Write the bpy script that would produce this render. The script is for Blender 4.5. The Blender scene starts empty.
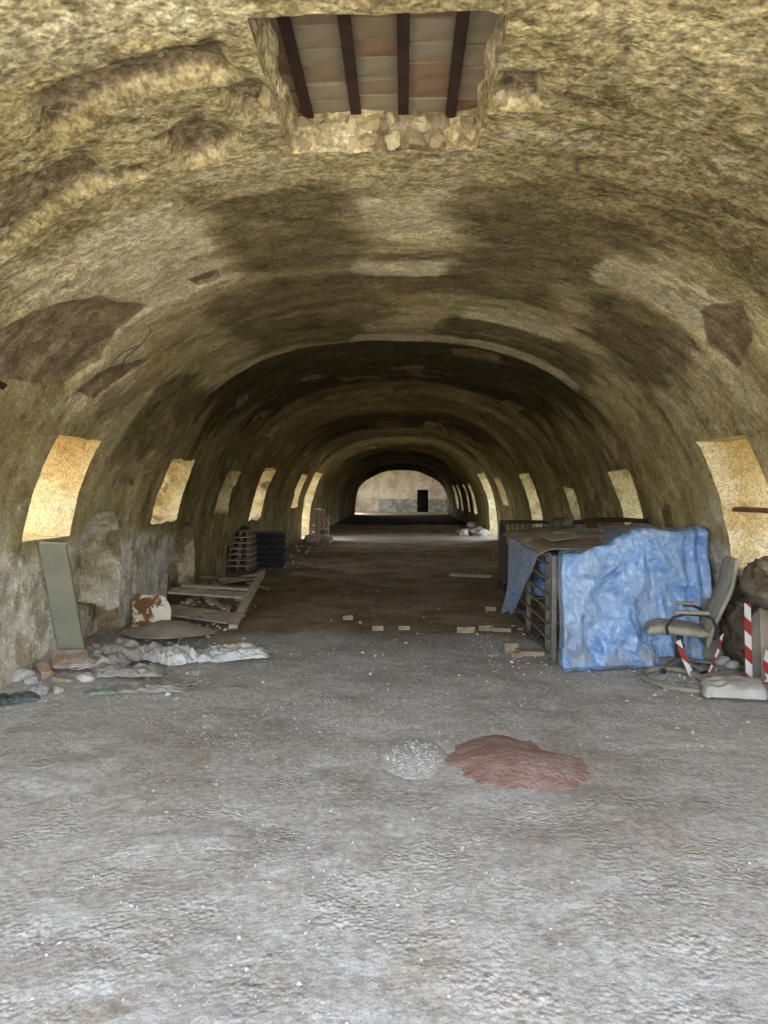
import bpy, math, random
import numpy as np
from mathutils import Vector, Matrix, Euler
random.seed(7)
rng = np.random.default_rng(7)
SC = bpy.context.scene
COL = SC.collection

# ------------------------------------------------------------------ camera, sky, sun, exposure
cam_d = bpy.data.cameras.new('camera'); cam = bpy.data.objects.new('camera', cam_d); COL.objects.link(cam)
cam.location = (0, 0, 1.6)
cam.rotation_euler = (math.radians(90 - 1.75), 0, math.radians(1.51))
cam_d.sensor_fit = 'VERTICAL'; cam_d.sensor_height = 36; cam_d.lens = 36 * 720 / 1024
cam_d.clip_start = 0.05; cam_d.clip_end = 500
SC.camera = cam
wd = bpy.data.worlds.new('world'); SC.world = wd; wd.use_nodes = True
wn = wd.node_tree.nodes; wl = wd.node_tree.links
sky = wn.new('ShaderNodeTexSky'); sky.sky_type = 'NISHITA'; sky.sun_disc = False
sky.sun_elevation = math.radians(48); sky.sun_rotation = math.radians(-40); sky.air_density = 1.0; sky.dust_density = 2.0
hs = wn.new('ShaderNodeHueSaturation'); hs.inputs['Saturation'].default_value = 0.42      # hazy, whitish sky
wl.new(sky.outputs[0], hs.inputs['Color']); wl.new(hs.outputs[0], wn['Background'].inputs[0]); wn['Background'].inputs[1].default_value = 0.5
sun_d = bpy.data.lights.new('sun', 'SUN'); sun_d.energy = 3.0; sun_d.angle = math.radians(0.6); sun_d.color = (1.0, 0.93, 0.80)
sun = bpy.data.objects.new('sun', sun_d); COL.objects.link(sun)
sun.rotation_euler = Vector((0.50, -0.60, -0.86)).to_track_quat('-Z', 'Y').to_euler()
sun.location = (-20, 30, 30)
vs = SC.view_settings
vs.view_transform = 'Standard'; vs.look = 'None'; vs.gamma = 1.0; vs.use_curve_mapping = False
vs.exposure = 1.93
SC.cycles.max_bounces = 7; SC.cycles.diffuse_bounces = 6; SC.cycles.glossy_bounces = 2; SC.cycles.transmission_bounces = 2

# ------------------------------------------------------------------ noise
def _hash(ix, iy, iz, seed):
    h = (ix * 374761393 + iy * 668265263 + iz * 2147483647 + seed * 1274126177) & 0xFFFFFFFF
    h = ((h ^ (h >> 13)) * 1274126177) & 0xFFFFFFFF
    return ((h ^ (h >> 16)) & 0xFFFFFF) / float(0xFFFFFF)
def vnoise(x, y, z=0.0, seed=0):
    x, y, z = np.broadcast_arrays(np.asarray(x, float), np.asarray(y, float), np.asarray(z, float))
    xi = np.floor(x).astype(np.int64); yi = np.floor(y).astype(np.int64); zi = np.floor(z).astype(np.int64)
    fx, fy, fz = x - xi, y - yi, z - zi
    fx, fy, fz = [t * t * t * (t * (t * 6 - 15) + 10) for t in (fx, fy, fz)]
    r = 0
    for a in (0, 1):
        for b in (0, 1):
            for c in (0, 1):
                w = (fx if a else 1 - fx) * (fy if b else 1 - fy) * (fz if c else 1 - fz)
                r = r + w * _hash(xi + a, yi + b, zi + c, seed)
    return r * 2 - 1
def fbm(x, y, z=0.0, oct=4, seed=0, gain=0.5):
    r, a, f, t = 0, 1.0, 1.0, 0.0
    for o in range(oct):
        r = r + a * vnoise(np.asarray(x) * f + 17.3 * o, np.asarray(y) * f - 9.1 * o, np.asarray(z) * f + 4.7 * o, seed + o); t += a
        a *= gain; f *= 2.03
    return r / t
def sstep(a, b, x):
    t = np.clip((x - a) / (b - a), 0, 1); return t * t * (3 - 2 * t)
def poly_sd(S, Y, pts):
    """signed distance to a polygon, negative inside"""
    pts = np.array(pts, float); n = len(pts)
    d = np.full(S.shape, 1e9); ins = np.zeros(S.shape, bool)
    for i in range(n):
        a, b = pts[i], pts[(i + 1) % n]
        e = b - a; L2 = e @ e + 1e-12
        t = np.clip(((S - a[0]) * e[0] + (Y - a[1]) * e[1]) / L2, 0, 1)
        d = np.minimum(d, np.hypot(S - a[0] - t * e[0], Y - a[1] - t * e[1]))
        c = ((a[1] > Y) != (b[1] > Y)) & (S < (b[0] - a[0]) * (Y - a[1]) / (b[1] - a[1] + 1e-12) + a[0])
        ins ^= c
    return np.where(ins, -d, d)

# ------------------------------------------------------------------ materials
class NT:
    def __init__(s, name):
        s.m = bpy.data.materials.new(name); s.m.use_nodes = True
        s.t = s.m.node_tree; s.b = s.t.nodes['Principled BSDF']
        s.tc = s.t.nodes.new('ShaderNodeTexCoord')
    def n(s, typ, **kw):
        o = s.t.nodes.new(typ)
        for k, v in kw.items(): setattr(o, k, v)
        return o
    def l(s, a, b): s.t.links.new(a, b)
    def noise(s, scale, detail=4, rough=0.6, stretch=None, coord='Object'):
        o = s.n('ShaderNodeTexNoise'); o.inputs['Scale'].default_value = scale; o.inputs['Detail'].default_value = detail; o.inputs['Roughness'].default_value = rough
        src = s.tc.outputs[coord]
        if stretch:
            mp = s.n('ShaderNodeMapping'); mp.inputs['Scale'].default_value = stretch; s.l(src, mp.inputs[0]); src = mp.outputs[0]
        s.l(src, o.inputs['Vector']); return o.outputs['Fac']
    def ramp(s, fac, lo, hi, a=0.0, b=1.0):
        o = s.n('ShaderNodeMapRange'); o.interpolation_type = 'SMOOTHSTEP'
        for k, v in zip(('From Min', 'From Max', 'To Min', 'To Max'), (lo, hi, a, b)): o.inputs[k].default_value = v
        s.l(fac, o.inputs['Value']); return o.outputs[0]
    def math(s, op, a, b=None):
        o = s.n('ShaderNodeMath', operation=op)
        for i, v in enumerate((a, b)):
            if v is None: continue
            if isinstance(v, (int, float)): o.inputs[i].default_value = v
            else: s.l(v, o.inputs[i])
        return o.outputs[0]
    def mix(s, fac, a, b, mode='MIX'):
        o = s.n('ShaderNodeMix', data_type='RGBA', blend_type=mode)
        for i, v in ((0, fac), (6, a), (7, b)):
            if isinstance(v, (int, float)): o.inputs[i].default_value = v
            elif isinstance(v, tuple): o.inputs[i].default_value = (*v, 1)
            else: s.l(v, o.inputs[i])
        return o.outputs[2]
    def attr(s, name):
        o = s.n('ShaderNodeAttribute'); o.attribute_name = name
        sp = s.n('ShaderNodeSeparateColor'); s.l(o.outputs['Color'], sp.inputs[0]); return sp.outputs
    def bump(s, h, strength=0.5, dist=0.01, nrm=None):
        o = s.n('ShaderNodeBump'); o.inputs['Strength'].default_value = strength; o.inputs['Distance'].default_value = dist
        s.l(h, o.inputs['Height'])
        if nrm: s.l(nrm, o.inputs['Normal'])
        return o.outputs[0]
    def out(s, col=None, rough=0.9, nrm=None, metal=0.0, spec=0.3):
        if col is not None:
            if isinstance(col, tuple): s.b.inputs['Base Color'].default_value = (*col, 1)
            else: s.l(col, s.b.inputs['Base Color'])
        if isinstance(rough, (int, float)): s.b.inputs['Roughness'].default_value = rough
        else: s.l(rough, s.b.inputs['Roughness'])
        s.b.inputs['Metallic'].default_value = metal; s.b.inputs['Specular IOR Level'].default_value = spec
        if nrm: s.l(nrm, s.b.inputs['Normal'])
        return s.m

MATS = {}
def simple(name, c1, c2, scale=8, rough=0.85, bump=0.3, dist=0.01, c3=None, c3lim=(0.58, 0.66), stretch=None, metal=0.0, spec=0.3, coord='Object'):
    if name in MATS: return MATS[name]
    t = NT(name)
    f = t.noise(scale, 5, 0.65, stretch, coord)
    col = t.mix(t.ramp(f, 0.35, 0.65), c1, c2)
    if c3: col = t.mix(t.ramp(t.noise(scale * 0.6 + 1.3, 6, 0.7, stretch, coord), *c3lim), col, c3)
    nb = t.bump(t.noise(scale * 6, 4, 0.6, stretch, coord), bump, dist)
    MATS[name] = t.out(col, rough, nb, metal, spec); return MATS[name]

def plaster():
    t = NT('vault_plaster'); A = t.attr('wearA'); Bt = t.attr('wear_shadeB')
    big = t.noise(0.9, 4, 0.6); med = t.noise(3.5, 5, 0.62); fine = t.noise(20, 3, 0.6)
    streak = t.noise(1.0, 5, 0.62, (0.6, 2.2, 0.6))
    col = t.mix(t.ramp(big, 0.35, 0.65), (0.41, 0.335, 0.165), (0.57, 0.48, 0.262))
    col = t.mix(t.ramp(med, 0.50, 0.68, 0, 0.6), col, (0.57, 0.50, 0.34))
    col = t.mix(t.ramp(streak, 0.50, 0.70, 0, 0.42), col, (0.25, 0.20, 0.105))
    st3 = t.noise(1.0, 5, 0.62, (2.2, 5.0, 2.2))
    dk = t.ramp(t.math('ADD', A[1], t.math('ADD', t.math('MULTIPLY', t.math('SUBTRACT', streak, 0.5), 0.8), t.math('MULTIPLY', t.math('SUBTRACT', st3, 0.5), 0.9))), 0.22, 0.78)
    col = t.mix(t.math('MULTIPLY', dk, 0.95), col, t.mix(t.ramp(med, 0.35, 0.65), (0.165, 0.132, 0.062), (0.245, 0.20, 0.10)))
    ddk = t.ramp(t.math('ADD', Bt[2], t.math('MULTIPLY', t.math('SUBTRACT', streak, 0.5), 1.1)), 0.30, 0.75)
    col = t.mix(t.math('MULTIPLY', ddk, 0.85), col, (0.062, 0.049, 0.026))  # darker tone deeper in the vault
    pl = t.ramp(t.math('ADD', A[2], t.math('ADD', t.math('MULTIPLY', t.math('SUBTRACT', med, 0.5), 0.8), t.math('MULTIPLY', t.math('SUBTRACT', st3, 0.5), 0.8))), 0.30, 0.75)
    col = t.mix(pl, col, t.mix(fine, (0.60, 0.525, 0.325), (0.76, 0.68, 0.45)))
    lowc = t.mix(t.ramp(med, 0.36, 0.56), (0.50, 0.455, 0.37), (0.86, 0.83, 0.77))
    lw = t.ramp(t.math('ADD', Bt[0], t.math('MULTIPLY', t.math('SUBTRACT', big, 0.5), 0.9)), 0.35, 0.75)
    col = t.mix(t.math('MULTIPLY', lw, 0.9), col, lowc)
    fl1 = t.ramp(t.noise(1.7, 6, 0.58), 0.500, 0.515); fl2 = t.ramp(t.noise(4.2, 5, 0.6), 0.560, 0.575); fl3 = t.ramp(t.noise(2.9, 6, 0.62, (1, 1.4, 1)), 0.590, 0.602)
    col = t.mix(t.math('MULTIPLY', fl1, 0.55), col, t.mix(1.0, col, (0.70, 0.68, 0.62), 'MULTIPLY'))     # flaked coats of lime
    col = t.mix(t.math('MULTIPLY', fl2, 0.65), col, t.mix(1.0, col, (1.28, 1.27, 1.25), 'MULTIPLY'))
    col = t.mix(t.math('MULTIPLY', fl3, 0.60), col, t.mix(1.0, col, (0.52, 0.48, 0.41), 'MULTIPLY'))
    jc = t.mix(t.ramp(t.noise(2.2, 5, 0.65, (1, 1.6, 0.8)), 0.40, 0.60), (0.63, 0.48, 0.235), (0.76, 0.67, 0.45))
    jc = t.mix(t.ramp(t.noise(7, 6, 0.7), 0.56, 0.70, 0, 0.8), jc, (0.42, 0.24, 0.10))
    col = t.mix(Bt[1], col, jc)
    sp = t.ramp(A[0], 0.35, 0.6)
    spc = t.mix(t.ramp(t.noise(6, 6, 0.7), 0.38, 0.64), (0.20, 0.15, 0.085), (0.35, 0.275, 0.165))
    col = t.mix(sp, col, spc)
    pits = t.ramp(t.noise(13, 3, 0.5), 0.69, 0.74)
    col = t.mix(t.math('MULTIPLY', pits, 0.55), col, (0.12, 0.09, 0.05))
    st2 = t.noise(1.0, 3, 0.55, (1.2, 5.0, 1.2))
    _p = t.n('ShaderNodeSeparateXYZ'); t.l(t.tc.outputs['Object'], _p.inputs[0])
    near = t.ramp(_p.outputs[1], 5.0, 3.3, 0.26, 0.85)          # coarser render coat near the open end
    col = t.mix(0.28, col, t.mix(t.ramp(st2, 0.36, 0.62), (0.66, 0.62, 0.54), (1.16, 1.15, 1.12)), 'MULTIPLY')
    col = t.mix(near, col, t.mix(t.ramp(fine, 0.34, 0.64), (0.50, 0.47, 0.42), (1.25, 1.25, 1.22)), 'MULTIPLY')
    col = t.mix(0.6, col, t.mix(t.ramp(t.noise(60, 2, 0.5), 0.36, 0.62), (0.62, 0.60, 0.56), (1.22, 1.22, 1.2)), 'MULTIPLY')
    chip = t.ramp(t.noise(9, 4, 0.7), 0.63, 0.66, 0, 0.6)
    col = t.mix(t.math('MULTIPLY', chip, near), col, (0.60, 0.53, 0.35))
    vo = t.n('ShaderNodeTexVoronoi'); vo.inputs['Scale'].default_value = 24
    ad = t.n('ShaderNodeVectorMath', operation='ADD'); nz = t.n('ShaderNodeTexNoise'); nz.inputs['Scale'].default_value = 12; t.l(t.tc.outputs['Object'], nz.inputs['Vector'])
    scl = t.n('ShaderNodeVectorMath', operation='SCALE'); scl.inputs['Scale'].default_value = 0.10; t.l(nz.outputs['Color'], scl.inputs[0])
    t.l(t.tc.outputs['Object'], ad.inputs[0]); t.l(scl.outputs[0], ad.inputs[1]); t.l(ad.outputs[0], vo.inputs['Vector'])
    h = t.math('ADD', t.math('MULTIPLY', t.noise(5, 3, 0.55), 1.2), t.math('MULTIPLY', t.math('MULTIPLY', vo.outputs['Distance'], near), -0.40))
    h = t.math('ADD', h, t.math('MULTIPLY', t.noise(34, 2, 0.5), 0.22))
    nb = t.bump(h, 0.62, 0.045)
    return t.out(col, 0.95, nb, 0, 0.1)
M_PLASTER = plaster()

def floor_mat():
    t = NT('floor_dust'); A = t.attr('soil_and_light')
    big = t.noise(0.7, 5, 0.65); med = t.noise(3.2, 6, 0.7); fine = t.noise(24, 3, 0.6); vf = t.noise(120, 3, 0.6)
    col = t.mix(t.ramp(big, 0.36, 0.62), (0.38, 0.36, 0.335), (0.52, 0.51, 0.50))
    col = t.mix(t.ramp(med, 0.45, 0.68, 0, 0.75), col, (0.60, 0.60, 0.60))
    col = t.mix(t.ramp(t.noise(1.7, 6, 0.75), 0.54, 0.68, 0, 0.7), col, (0.33, 0.28, 0.225))
    br = t.ramp(t.math('ADD', A[0], t.math('MULTIPLY', t.math('SUBTRACT', med, 0.5), 0.7)), 0.3, 0.7)
    col = t.mix(br, col, t.mix(t.ramp(t.noise(1.3, 6, 0.7), 0.38, 0.62), (0.23, 0.17, 0.10), (0.40, 0.325, 0.225)))
    col = t.mix(t.math('MULTIPLY', A[1], t.ramp(med, 0.25, 0.6)), col, (0.60, 0.59, 0.575))
    col = t.mix(A[2], col, (0.022, 0.018, 0.014))  # painted shade of the far floor stretch
    col = t.mix(0.6, col, t.mix(t.ramp(fine, 0.3, 0.7), (0.60, 0.60, 0.60), (1.25, 1.25, 1.25)), 'MULTIPLY')
    col = t.mix(0.5, col, t.mix(t.ramp(vf, 0.34, 0.62), (0.6, 0.6, 0.6), (1.2, 1.2, 1.2)), 'MULTIPLY')
    col = t.mix(t.ramp(t.noise(75, 2, 0.5), 0.66, 0.70, 0, 0.6), col, (0.75, 0.75, 0.73))
    col = t.mix(t.ramp(t.noise(48, 3, 0.6), 0.66, 0.70, 0, 0.6), col, (0.16, 0.15, 0.135))
    vo = t.n('ShaderNodeTexVoronoi'); vo.inputs['Scale'].default_value = 42; t.l(t.tc.outputs['Object'], vo.inputs['Vector'])
    h = t.math('ADD', t.noise(5, 4, 0.6), t.math('MULTIPLY', t.math('MULTIPLY', vo.outputs['Distance'], t.ramp(t.noise(2.5, 3, 0.6), 0.4, 0.65)), -0.35))
    h = t.math('ADD', h, t.math('MULTIPLY', t.noise(60, 2, 0.5), 0.10))
    return t.out(col, 0.95, t.bump(h, 0.7, 0.032), 0, 0.15)
M_FLOOR = floor_mat()

# ------------------------------------------------------------------ mesh helpers
def link(name, me, mat, parent=None, loc=None):
    o = bpy.data.objects.new(name, me); COL.objects.link(o)
    if mat: me.materials.append(mat)
    if parent: o.parent = parent
    if loc is not None: o.location = loc
    return o
def tag(o, label=None, cat=None, group=None, kind=None):
    for k, v in (('label', label), ('category', cat), ('group', group), ('kind', kind)):
        if v: o[k] = v
    return o
def thing(name, label, cat, loc=(0, 0, 0), rz=0.0, group=None, rot=None):
    o = bpy.data.objects.new(name, None); COL.objects.link(o); o.empty_display_size = 0.1
    o.location = loc; o.rotation_euler = rot if rot else (0, 0, rz)
    return tag(o, label, cat, group)
class MB:
    def __init__(s): s.v = []; s.f = []
    def add(s, vs, fs):
        k = len(s.v); s.v += [tuple(map(float, p)) for p in vs]; s.f += [tuple(i + k for i in f) for f in fs]; return s
    def box(s, c, size, R=None, jit=0.0, taper=1.0):
        hx, hy, hz = [d / 2 for d in size]; pts = []
        for z in (-1, 1):
            for x, y in ((-1, -1), (1, -1), (1, 1), (-1, 1)):
                k = taper if z > 0 else 1.0
                p = Vector((x * hx * k, y * hy * k, z * hz)) + Vector([random.uniform(-jit, jit) for _ in range(3)])
                if R is not None: p = R @ p
                pts.append(p + Vector(c))
        return s.add(pts, [(3, 2, 1, 0), (4, 5, 6, 7), (0, 1, 5, 4), (1, 2, 6, 5), (2, 3, 7, 6), (3, 0, 4, 7)])
    def beam(s, a, b, w, h, up=(0, 0, 1), jit=0.0):
        a, b = Vector(a), Vector(b); d = (b - a); L = d.length; d.normalize(); u = Vector(up)
        x = d.cross(u)
        if x.length < 1e-4: x = d.cross(Vector((1, 0, 0)))
        x.normalize(); z = x.cross(d)
        R = Matrix((x, d, z)).transposed()
        return s.box((a + b) / 2, (w, L, h), R, jit)
    def tube(s, pts, r, n=8, closed=False, caps=True):
        pts = [Vector(p) for p in pts]; m = len(pts); rs = r if isinstance(r, (list, tuple)) else [r] * m
        ring = []; prev = None
        for i, p in enumerate(pts):
            if closed: d = pts[(i + 1) % m] - pts[i - 1]
            else: d = pts[min(i + 1, m - 1)] - pts[max(i - 1, 0)]
            d.normalize()
            if prev is None:
                x = d.cross(Vector((0, 0, 1)))
                if x.length < 1e-3: x = d.cross(Vector((1, 0, 0)))
            else: x = prev - d * prev.dot(d)
            x.normalize(); prev = x; y = d.cross(x)
            ring += [p + (x * math.cos(2 * math.pi * k / n) + y * math.sin(2 * math.pi * k / n)) * rs[i] for k in range(n)]
        fs = []
        for i in range(m if closed else m - 1):
            j = (i + 1) % m
            for k in range(n):
                fs.append((i * n + k, i * n + (k + 1) % n, j * n + (k + 1) % n, j * n + k))
        if caps and not closed: fs += [tuple(range(n - 1, -1, -1)), tuple((m - 1) * n + k for k in range(n))]
        return s.add(ring, fs)
    def prism(s, poly, z0, z1, ax='z'):
        n = len(poly)
        def P(p, z): return {'z': (p[0], p[1], z), 'y': (p[0], z, p[1]), 'x': (z, p[0], p[1])}[ax]
        vs = [P(p, z0) for p in poly] + [P(p, z1) for p in poly]
        return s.add(vs, [tuple(range(n - 1, -1, -1)), tuple(range(n, 2 * n))] + [(i, (i + 1) % n, n + (i + 1) % n, n + i) for i in range(n)])
    def grid(s, P):
        nu, nv = P.shape[:2]; vs = P.reshape(-1, 3).tolist()
        return s.add(vs, [(i * nv + j, (i + 1) * nv + j, (i + 1) * nv + j + 1, i * nv + j + 1) for i in range(nu - 1) for j in range(nv - 1)])
    def build(s, name, mat, parent=None, loc=None, smooth=False, bevel=0.0, solid=0.0, sub=0):
        me = bpy.data.meshes.new(name); me.from_pydata(s.v, [], s.f); me.update()
        if smooth: me.polygons.foreach_set('use_smooth', [True] * len(me.polygons))
        o = link(name, me, mat, parent, loc)
        if solid: md = o.modifiers.new('solid', 'SOLIDIFY'); md.thickness = solid; md.offset = 0
        if bevel: md = o.modifiers.new('bevel', 'BEVEL'); md.width = bevel; md.segments = 2; md.limit_method = 'ANGLE'
        if sub: md = o.modifiers.new('sub', 'SUBSURF'); md.levels = sub; md.render_levels = sub
        return o
def stone_mb(size, seed, rough=0.25, sub=2):
    """angular lump"""
    r = random.Random(seed); mb = MB()
    n = 3 + sub
    pts = []
    cuts = [(Vector((r.uniform(-1, 1), r.uniform(-1, 1), r.uniform(-1, 1))).normalized(), r.uniform(0.55, 0.85)) for _ in range(9)]
    for i in range(n + 1):
        th = math.pi * i / n
        for k in range(2 * n):
            ph = 2 * math.pi * k / (2 * n)
            p = Vector((math.sin(th) * math.cos(ph), math.sin(th) * math.sin(ph), math.cos(th)))
            for c, d in cuts:
                q = p.dot(c)
                if q > d: p = p - c * (q - d)
            p *= 1 + r.uniform(-rough, rough) * 0.25
            pts.append((p.x * size[0] / 2 * 1.15, p.y * size[1] / 2 * 1.15, p.z * size[2] / 2 * 1.15))
    w = 2 * n
    mb.add(pts, [(i * w + k, (i + 1) * w + k, (i + 1) * w + (k + 1) % w, i * w + (k + 1) % w) for i in range(n) for k in range(w)])
    return mb
def fz(x, y):
    x = np.asarray(x, float); y = np.asarray(y, float)
    z = 0.018 * fbm(x * 0.7, y * 0.7, 3.0, 3, 11) + 0.012 * fbm(x * 3, y * 3, 1.0, 3, 21)
    z = z + 0.06 * sstep(2.3, 3.1, np.abs(x + 0.1)) * (0.5 + 0.5 * fbm(x * 2, y * 1.5, 0.5, 3, 205)) * sstep(5.2, 6.2, y)
    return z

# ------------------------------------------------------------------ the vault: profile
XC, VA, VB, VN = -0.1, 3.1, 3.3, 2.5
th = np.linspace(0, math.pi, 6001)
pcx = -np.sign(np.cos(th)) * np.abs(np.cos(th)) ** (2 / VN) * VA + XC
pcz = np.abs(np.sin(th)) ** (2 / VN) * VB
pL = np.concatenate([[0], np.cumsum(np.hypot(np.diff(pcx), np.diff(pcz)))]); LT = pL[-1]
ss = np.linspace(0, LT, 2001); sx = np.interp(ss, pL, pcx); sz = np.interp(ss, pL, pcz)
tx = np.gradient(sx, ss); tz = np.gradient(sz, ss)
k_ = np.ones(41) / 41
tx = np.convolve(np.pad(tx, 20, 'edge'), k_, 'valid'); tz = np.convolve(np.pad(tz, 20, 'edge'), k_, 'valid')
tx[0:5] = 0; tz[0:5] = 1; tx[-5:] = 0; tz[-5:] = -1
tl = np.hypot(tx, tz); tx /= tl; tz /= tl
PSS, PSX, PSZ, PTX, PTZ = ss, sx, sz, tx, tz
def prof(s):
    sc = np.clip(s, 0, LT)
    x = np.interp(sc, PSS, PSX); z = np.interp(sc, PSS, PSZ) + np.where(s < 0, s, 0) - np.where(s > LT, s - LT, 0)
    a = np.interp(sc, PSS, PTX); b = np.interp(sc, PSS, PTZ)
    return x, z, -b, a
# openings: (side, kind, s0, s1, y0, y1)
def rect(s0, s1, y0, y1, wob=0.03, lean=0.0):
    def f(S, Y):
        w = wob * fbm(S * 2.2, Y * 2.2, 5.5, 3, 31)
        return np.maximum(np.abs(S - (s0 + s1) / 2) - (s1 - s0) / 2, np.abs(Y - lean * (S - s0) - (y0 + y1) / 2) - (y1 - y0) / 2) + w
    return f
def arch(top, y0, y1, side, wob=0.03, spring=0.38):
    def f(S, Y):
        s = S if side < 0 else LT - S
        u = np.clip(np.abs(Y - (y0 + y1) / 2) / ((y1 - y0) / 2), 0, 1)
        lim = top * (spring + (1 - spring) * np.sqrt(1 - u * u))
        return np.maximum(s - lim, np.abs(Y - (y0 + y1) / 2) - (y1 - y0) / 2) + wob * fbm(S * 2, Y * 2, 8.5, 3, 37)
    return f
OPEN = []
def win(side, s0, s1, y0, y1, jamb=0.4, wob=0.03, thick=0.75, amp=0.02, splay=0.8, pale=0.5):
    a, b = (s0, s1) if side < 0 else (LT - s1, LT - s0)
    OPEN.append(dict(kind='win', side=side, f=rect(a, b, y0, y1, wob), y=(y0, y1), s=(a, b), jamb=jamb, thick=thick, amp=amp, splay=splay, pale=pale))
def alc(side, top, y0, y1, depth=0.35):
    OPEN.append(dict(kind='alc', side=side, f=arch(top, y0, y1, side), y=(y0, y1), s=(0, top), depth=depth, amp=0.02, jamb=0.0))
win(-1, 1.17, 2.12, 5.80, 6.63, 1.0, 0.035, amp=0.018)
win(-1, 1.20, 2.05, 8.85, 9.85, 0.55, 0.10, amp=0.07)
win(-1, 1.20, 1.98, 11.9, 12.8, 0.1, 0.10, amp=0.07, thick=1.3, splay=0.6)
win(-1, 0.95, 2.10, 14.6, 15.9, 0.35, 0.12, amp=0.05)
win(-1, 1.10, 2.10, 20.0, 21.3, 0.5, 0.05)
win(-1, -0.5, 2.20, 22.7, 24.6, 0.25, 0.06, splay=0.95)
win(1, 0.93, 2.10, 5.55, 6.45, 1.0, 0.04, amp=0.02)
win(1, 1.05, 1.85, 8.80, 9.65, 0.12, 0.07, amp=0.02, pale=1.0)
win(1, 1.02, 1.65, 11.9, 12.6, 0.05, 0.10, amp=0.05, pale=1.0)
win(1, 0.80, 2.02, 15.2, 16.5, 0.15, 0.06, amp=0.02, pale=1.0)
win(1, 1.15, 2.0, 20.2, 21.4, 0.3, 0.05)
win(1, -0.5, 2.20, 22.9, 25.2, 0.1, 0.08, splay=0.95, pale=1.0)
for q, (y0, y1) in enumerate(((29.2, 30.3), (32.0, 33.0), (35.3, 36.4), (38.4, 39.8))): win(1, 0.6, 1.9, y0, y1, 0.1, 0.05)
alc(-1, 1.42, 6.68, 8.0, 0.42)
alc(-1, 1.15, 9.75, 11.0, 0.45)
alc(-1, 0.9, 12.95, 15.4, 0.50)
alc(1, 0.86, 5.75, 6.95, 0.40)
HOLE = dict(kind='hole', f=rect(4.78, 5.72, 2.60, 3.66, 0.05), s=(4.78, 5.72), y=(2.60, 3.66), amp=0.03, jamb=0.35)
OPEN.append(HOLE)

def ylines(segs):
    out = []
    for a, b, d in segs:
        n = int(round((b - a) / d)); out += list(np.linspace(a, b, n, endpoint=False))
    return np.array(out + [segs[-1][1]])
yl = ylines([(0.25, 1.5, 0.10), (1.5, 7.0, 0.028), (7.0, 11, 0.04), (11, 17, 0.07), (17, 26, 0.12), (26, 46.4, 0.25)])
sl = np.linspace(-0.2, LT + 0.2, 331)
S, Y = np.meshgrid(sl, yl, indexing='ij')
cS = (S[:-1, :-1] + S[1:, 1:]) / 2; cY = (Y[:-1, :-1] + Y[1:, 1:]) / 2
owner = -np.ones(cS.shape, int)
for k, o in enumerate(OPEN): owner[(o['f'](cS, cY) < 0) & (owner < 0)] = k
# snap the rim vertices to the true edge
ds = sl[1] - sl[0]
for k, o in enumerate(OPEN):
    dm = owner == k; cnt = np.zeros(S.shape, int)
    for a in (0, 1):
        for b in (0, 1): cnt[a:a + dm.shape[0], b:b + dm.shape[1]] += dm
    rim = (cnt > 0) & (cnt < 4) & (S > -0.15) & (S < LT + 0.15)
    s_, y_ = S[rim], Y[rim]; dyl = np.interp(y_, yl[:-1], np.diff(yl))
    s0_, y0_ = s_.copy(), y_.copy()
    for it in range(3):
        e = 1e-3; v = o['f'](s_, y_); gs = (o['f'](s_ + e, y_) - v) / e; gy = (o['f'](s_, y_ + e) - v) / e
        g2 = gs * gs + gy * gy + 1e-6
        s_ = np.clip(s_ - v * gs / g2, s0_ - ds * 0.6, s0_ + ds * 0.6); y_ = np.clip(y_ - v * gy / g2, y0_ - dyl * 0.6, y0_ + dyl * 0.6)
    S[rim] = s_; Y[rim] = y_

# wear and tone masks (positions on the unrolled vault: s along the arch, y along the tunnel)
wobS = S + 0.05 * fbm(S * 3, Y * 3, 2.2, 4, 51); wobY = Y + 0.05 * fbm(S * 3, Y * 3, 7.7, 4, 61)
spall = np.zeros(S.shape); dep = np.zeros(S.shape)
def patch(pts, depth, soft=0.03, attr=1.0):
    global spall, dep
    d = poly_sd(wobS, wobY, pts); m = sstep(soft, -soft, d)
    spall = np.maximum(spall, m * attr); dep = np.maximum(dep, m * depth)
patch([(2.42, 3.9), (2.72, 4.25), (2.98, 4.36), (3.23, 4.66), (3.42, 5.22), (3.1, 5.32), (2.83, 5.56), (2.53, 5.42), (2.40, 4.5)], 0.05)
patch([(2.50, 5.62), (2.78, 5.75), (3.04, 6.26), (2.78, 6.16), (2.48, 6.0)], 0.03)
patch([(2.30, 6.1), (2.5, 6.2), (2.85, 6.75), (2.6, 6.75), (2.25, 6.45)], 0.012, 0.05, 0.5)
patch([(3.79, 5.10), (4.03, 5.10), (4.01, 5.30), (3.80, 5.30)], 0.03, 0.02)
patch([(3.88, 2.84), (4.3, 2.78), (4.68, 2.74), (4.66, 2.95), (4.3, 2.98), (3.84, 3.12)], 0.065, 0.028, 0.62)
patch([(3.2, 3.25), (3.5, 3.25), (3.88, 3.31), (3.89, 3.58), (3.5, 3.62), (3.1, 3.72)], 0.05, 0.028, 0.55)
patch([(4.22, 3.34), (4.40, 3.24), (4.56, 3.44), (4.42, 3.62), (4.26, 3.66)], 0.09, 0.03, 0.75)
patch([(3.94, 3.50), (4.07, 3.52), (4.07, 3.60), (3.94, 3.60)], 0.07, 0.015)
patch([(5.72, 2.95), (5.88, 2.98), (5.9, 3.2), (5.74, 3.25)], 0.09, 0.03, 0.7)
patch([(4.58, 3.05), (4.76, 3.0), (4.78, 3.3), (4.62, 3.3)], 0.06, 0.03, 0.6)
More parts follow.
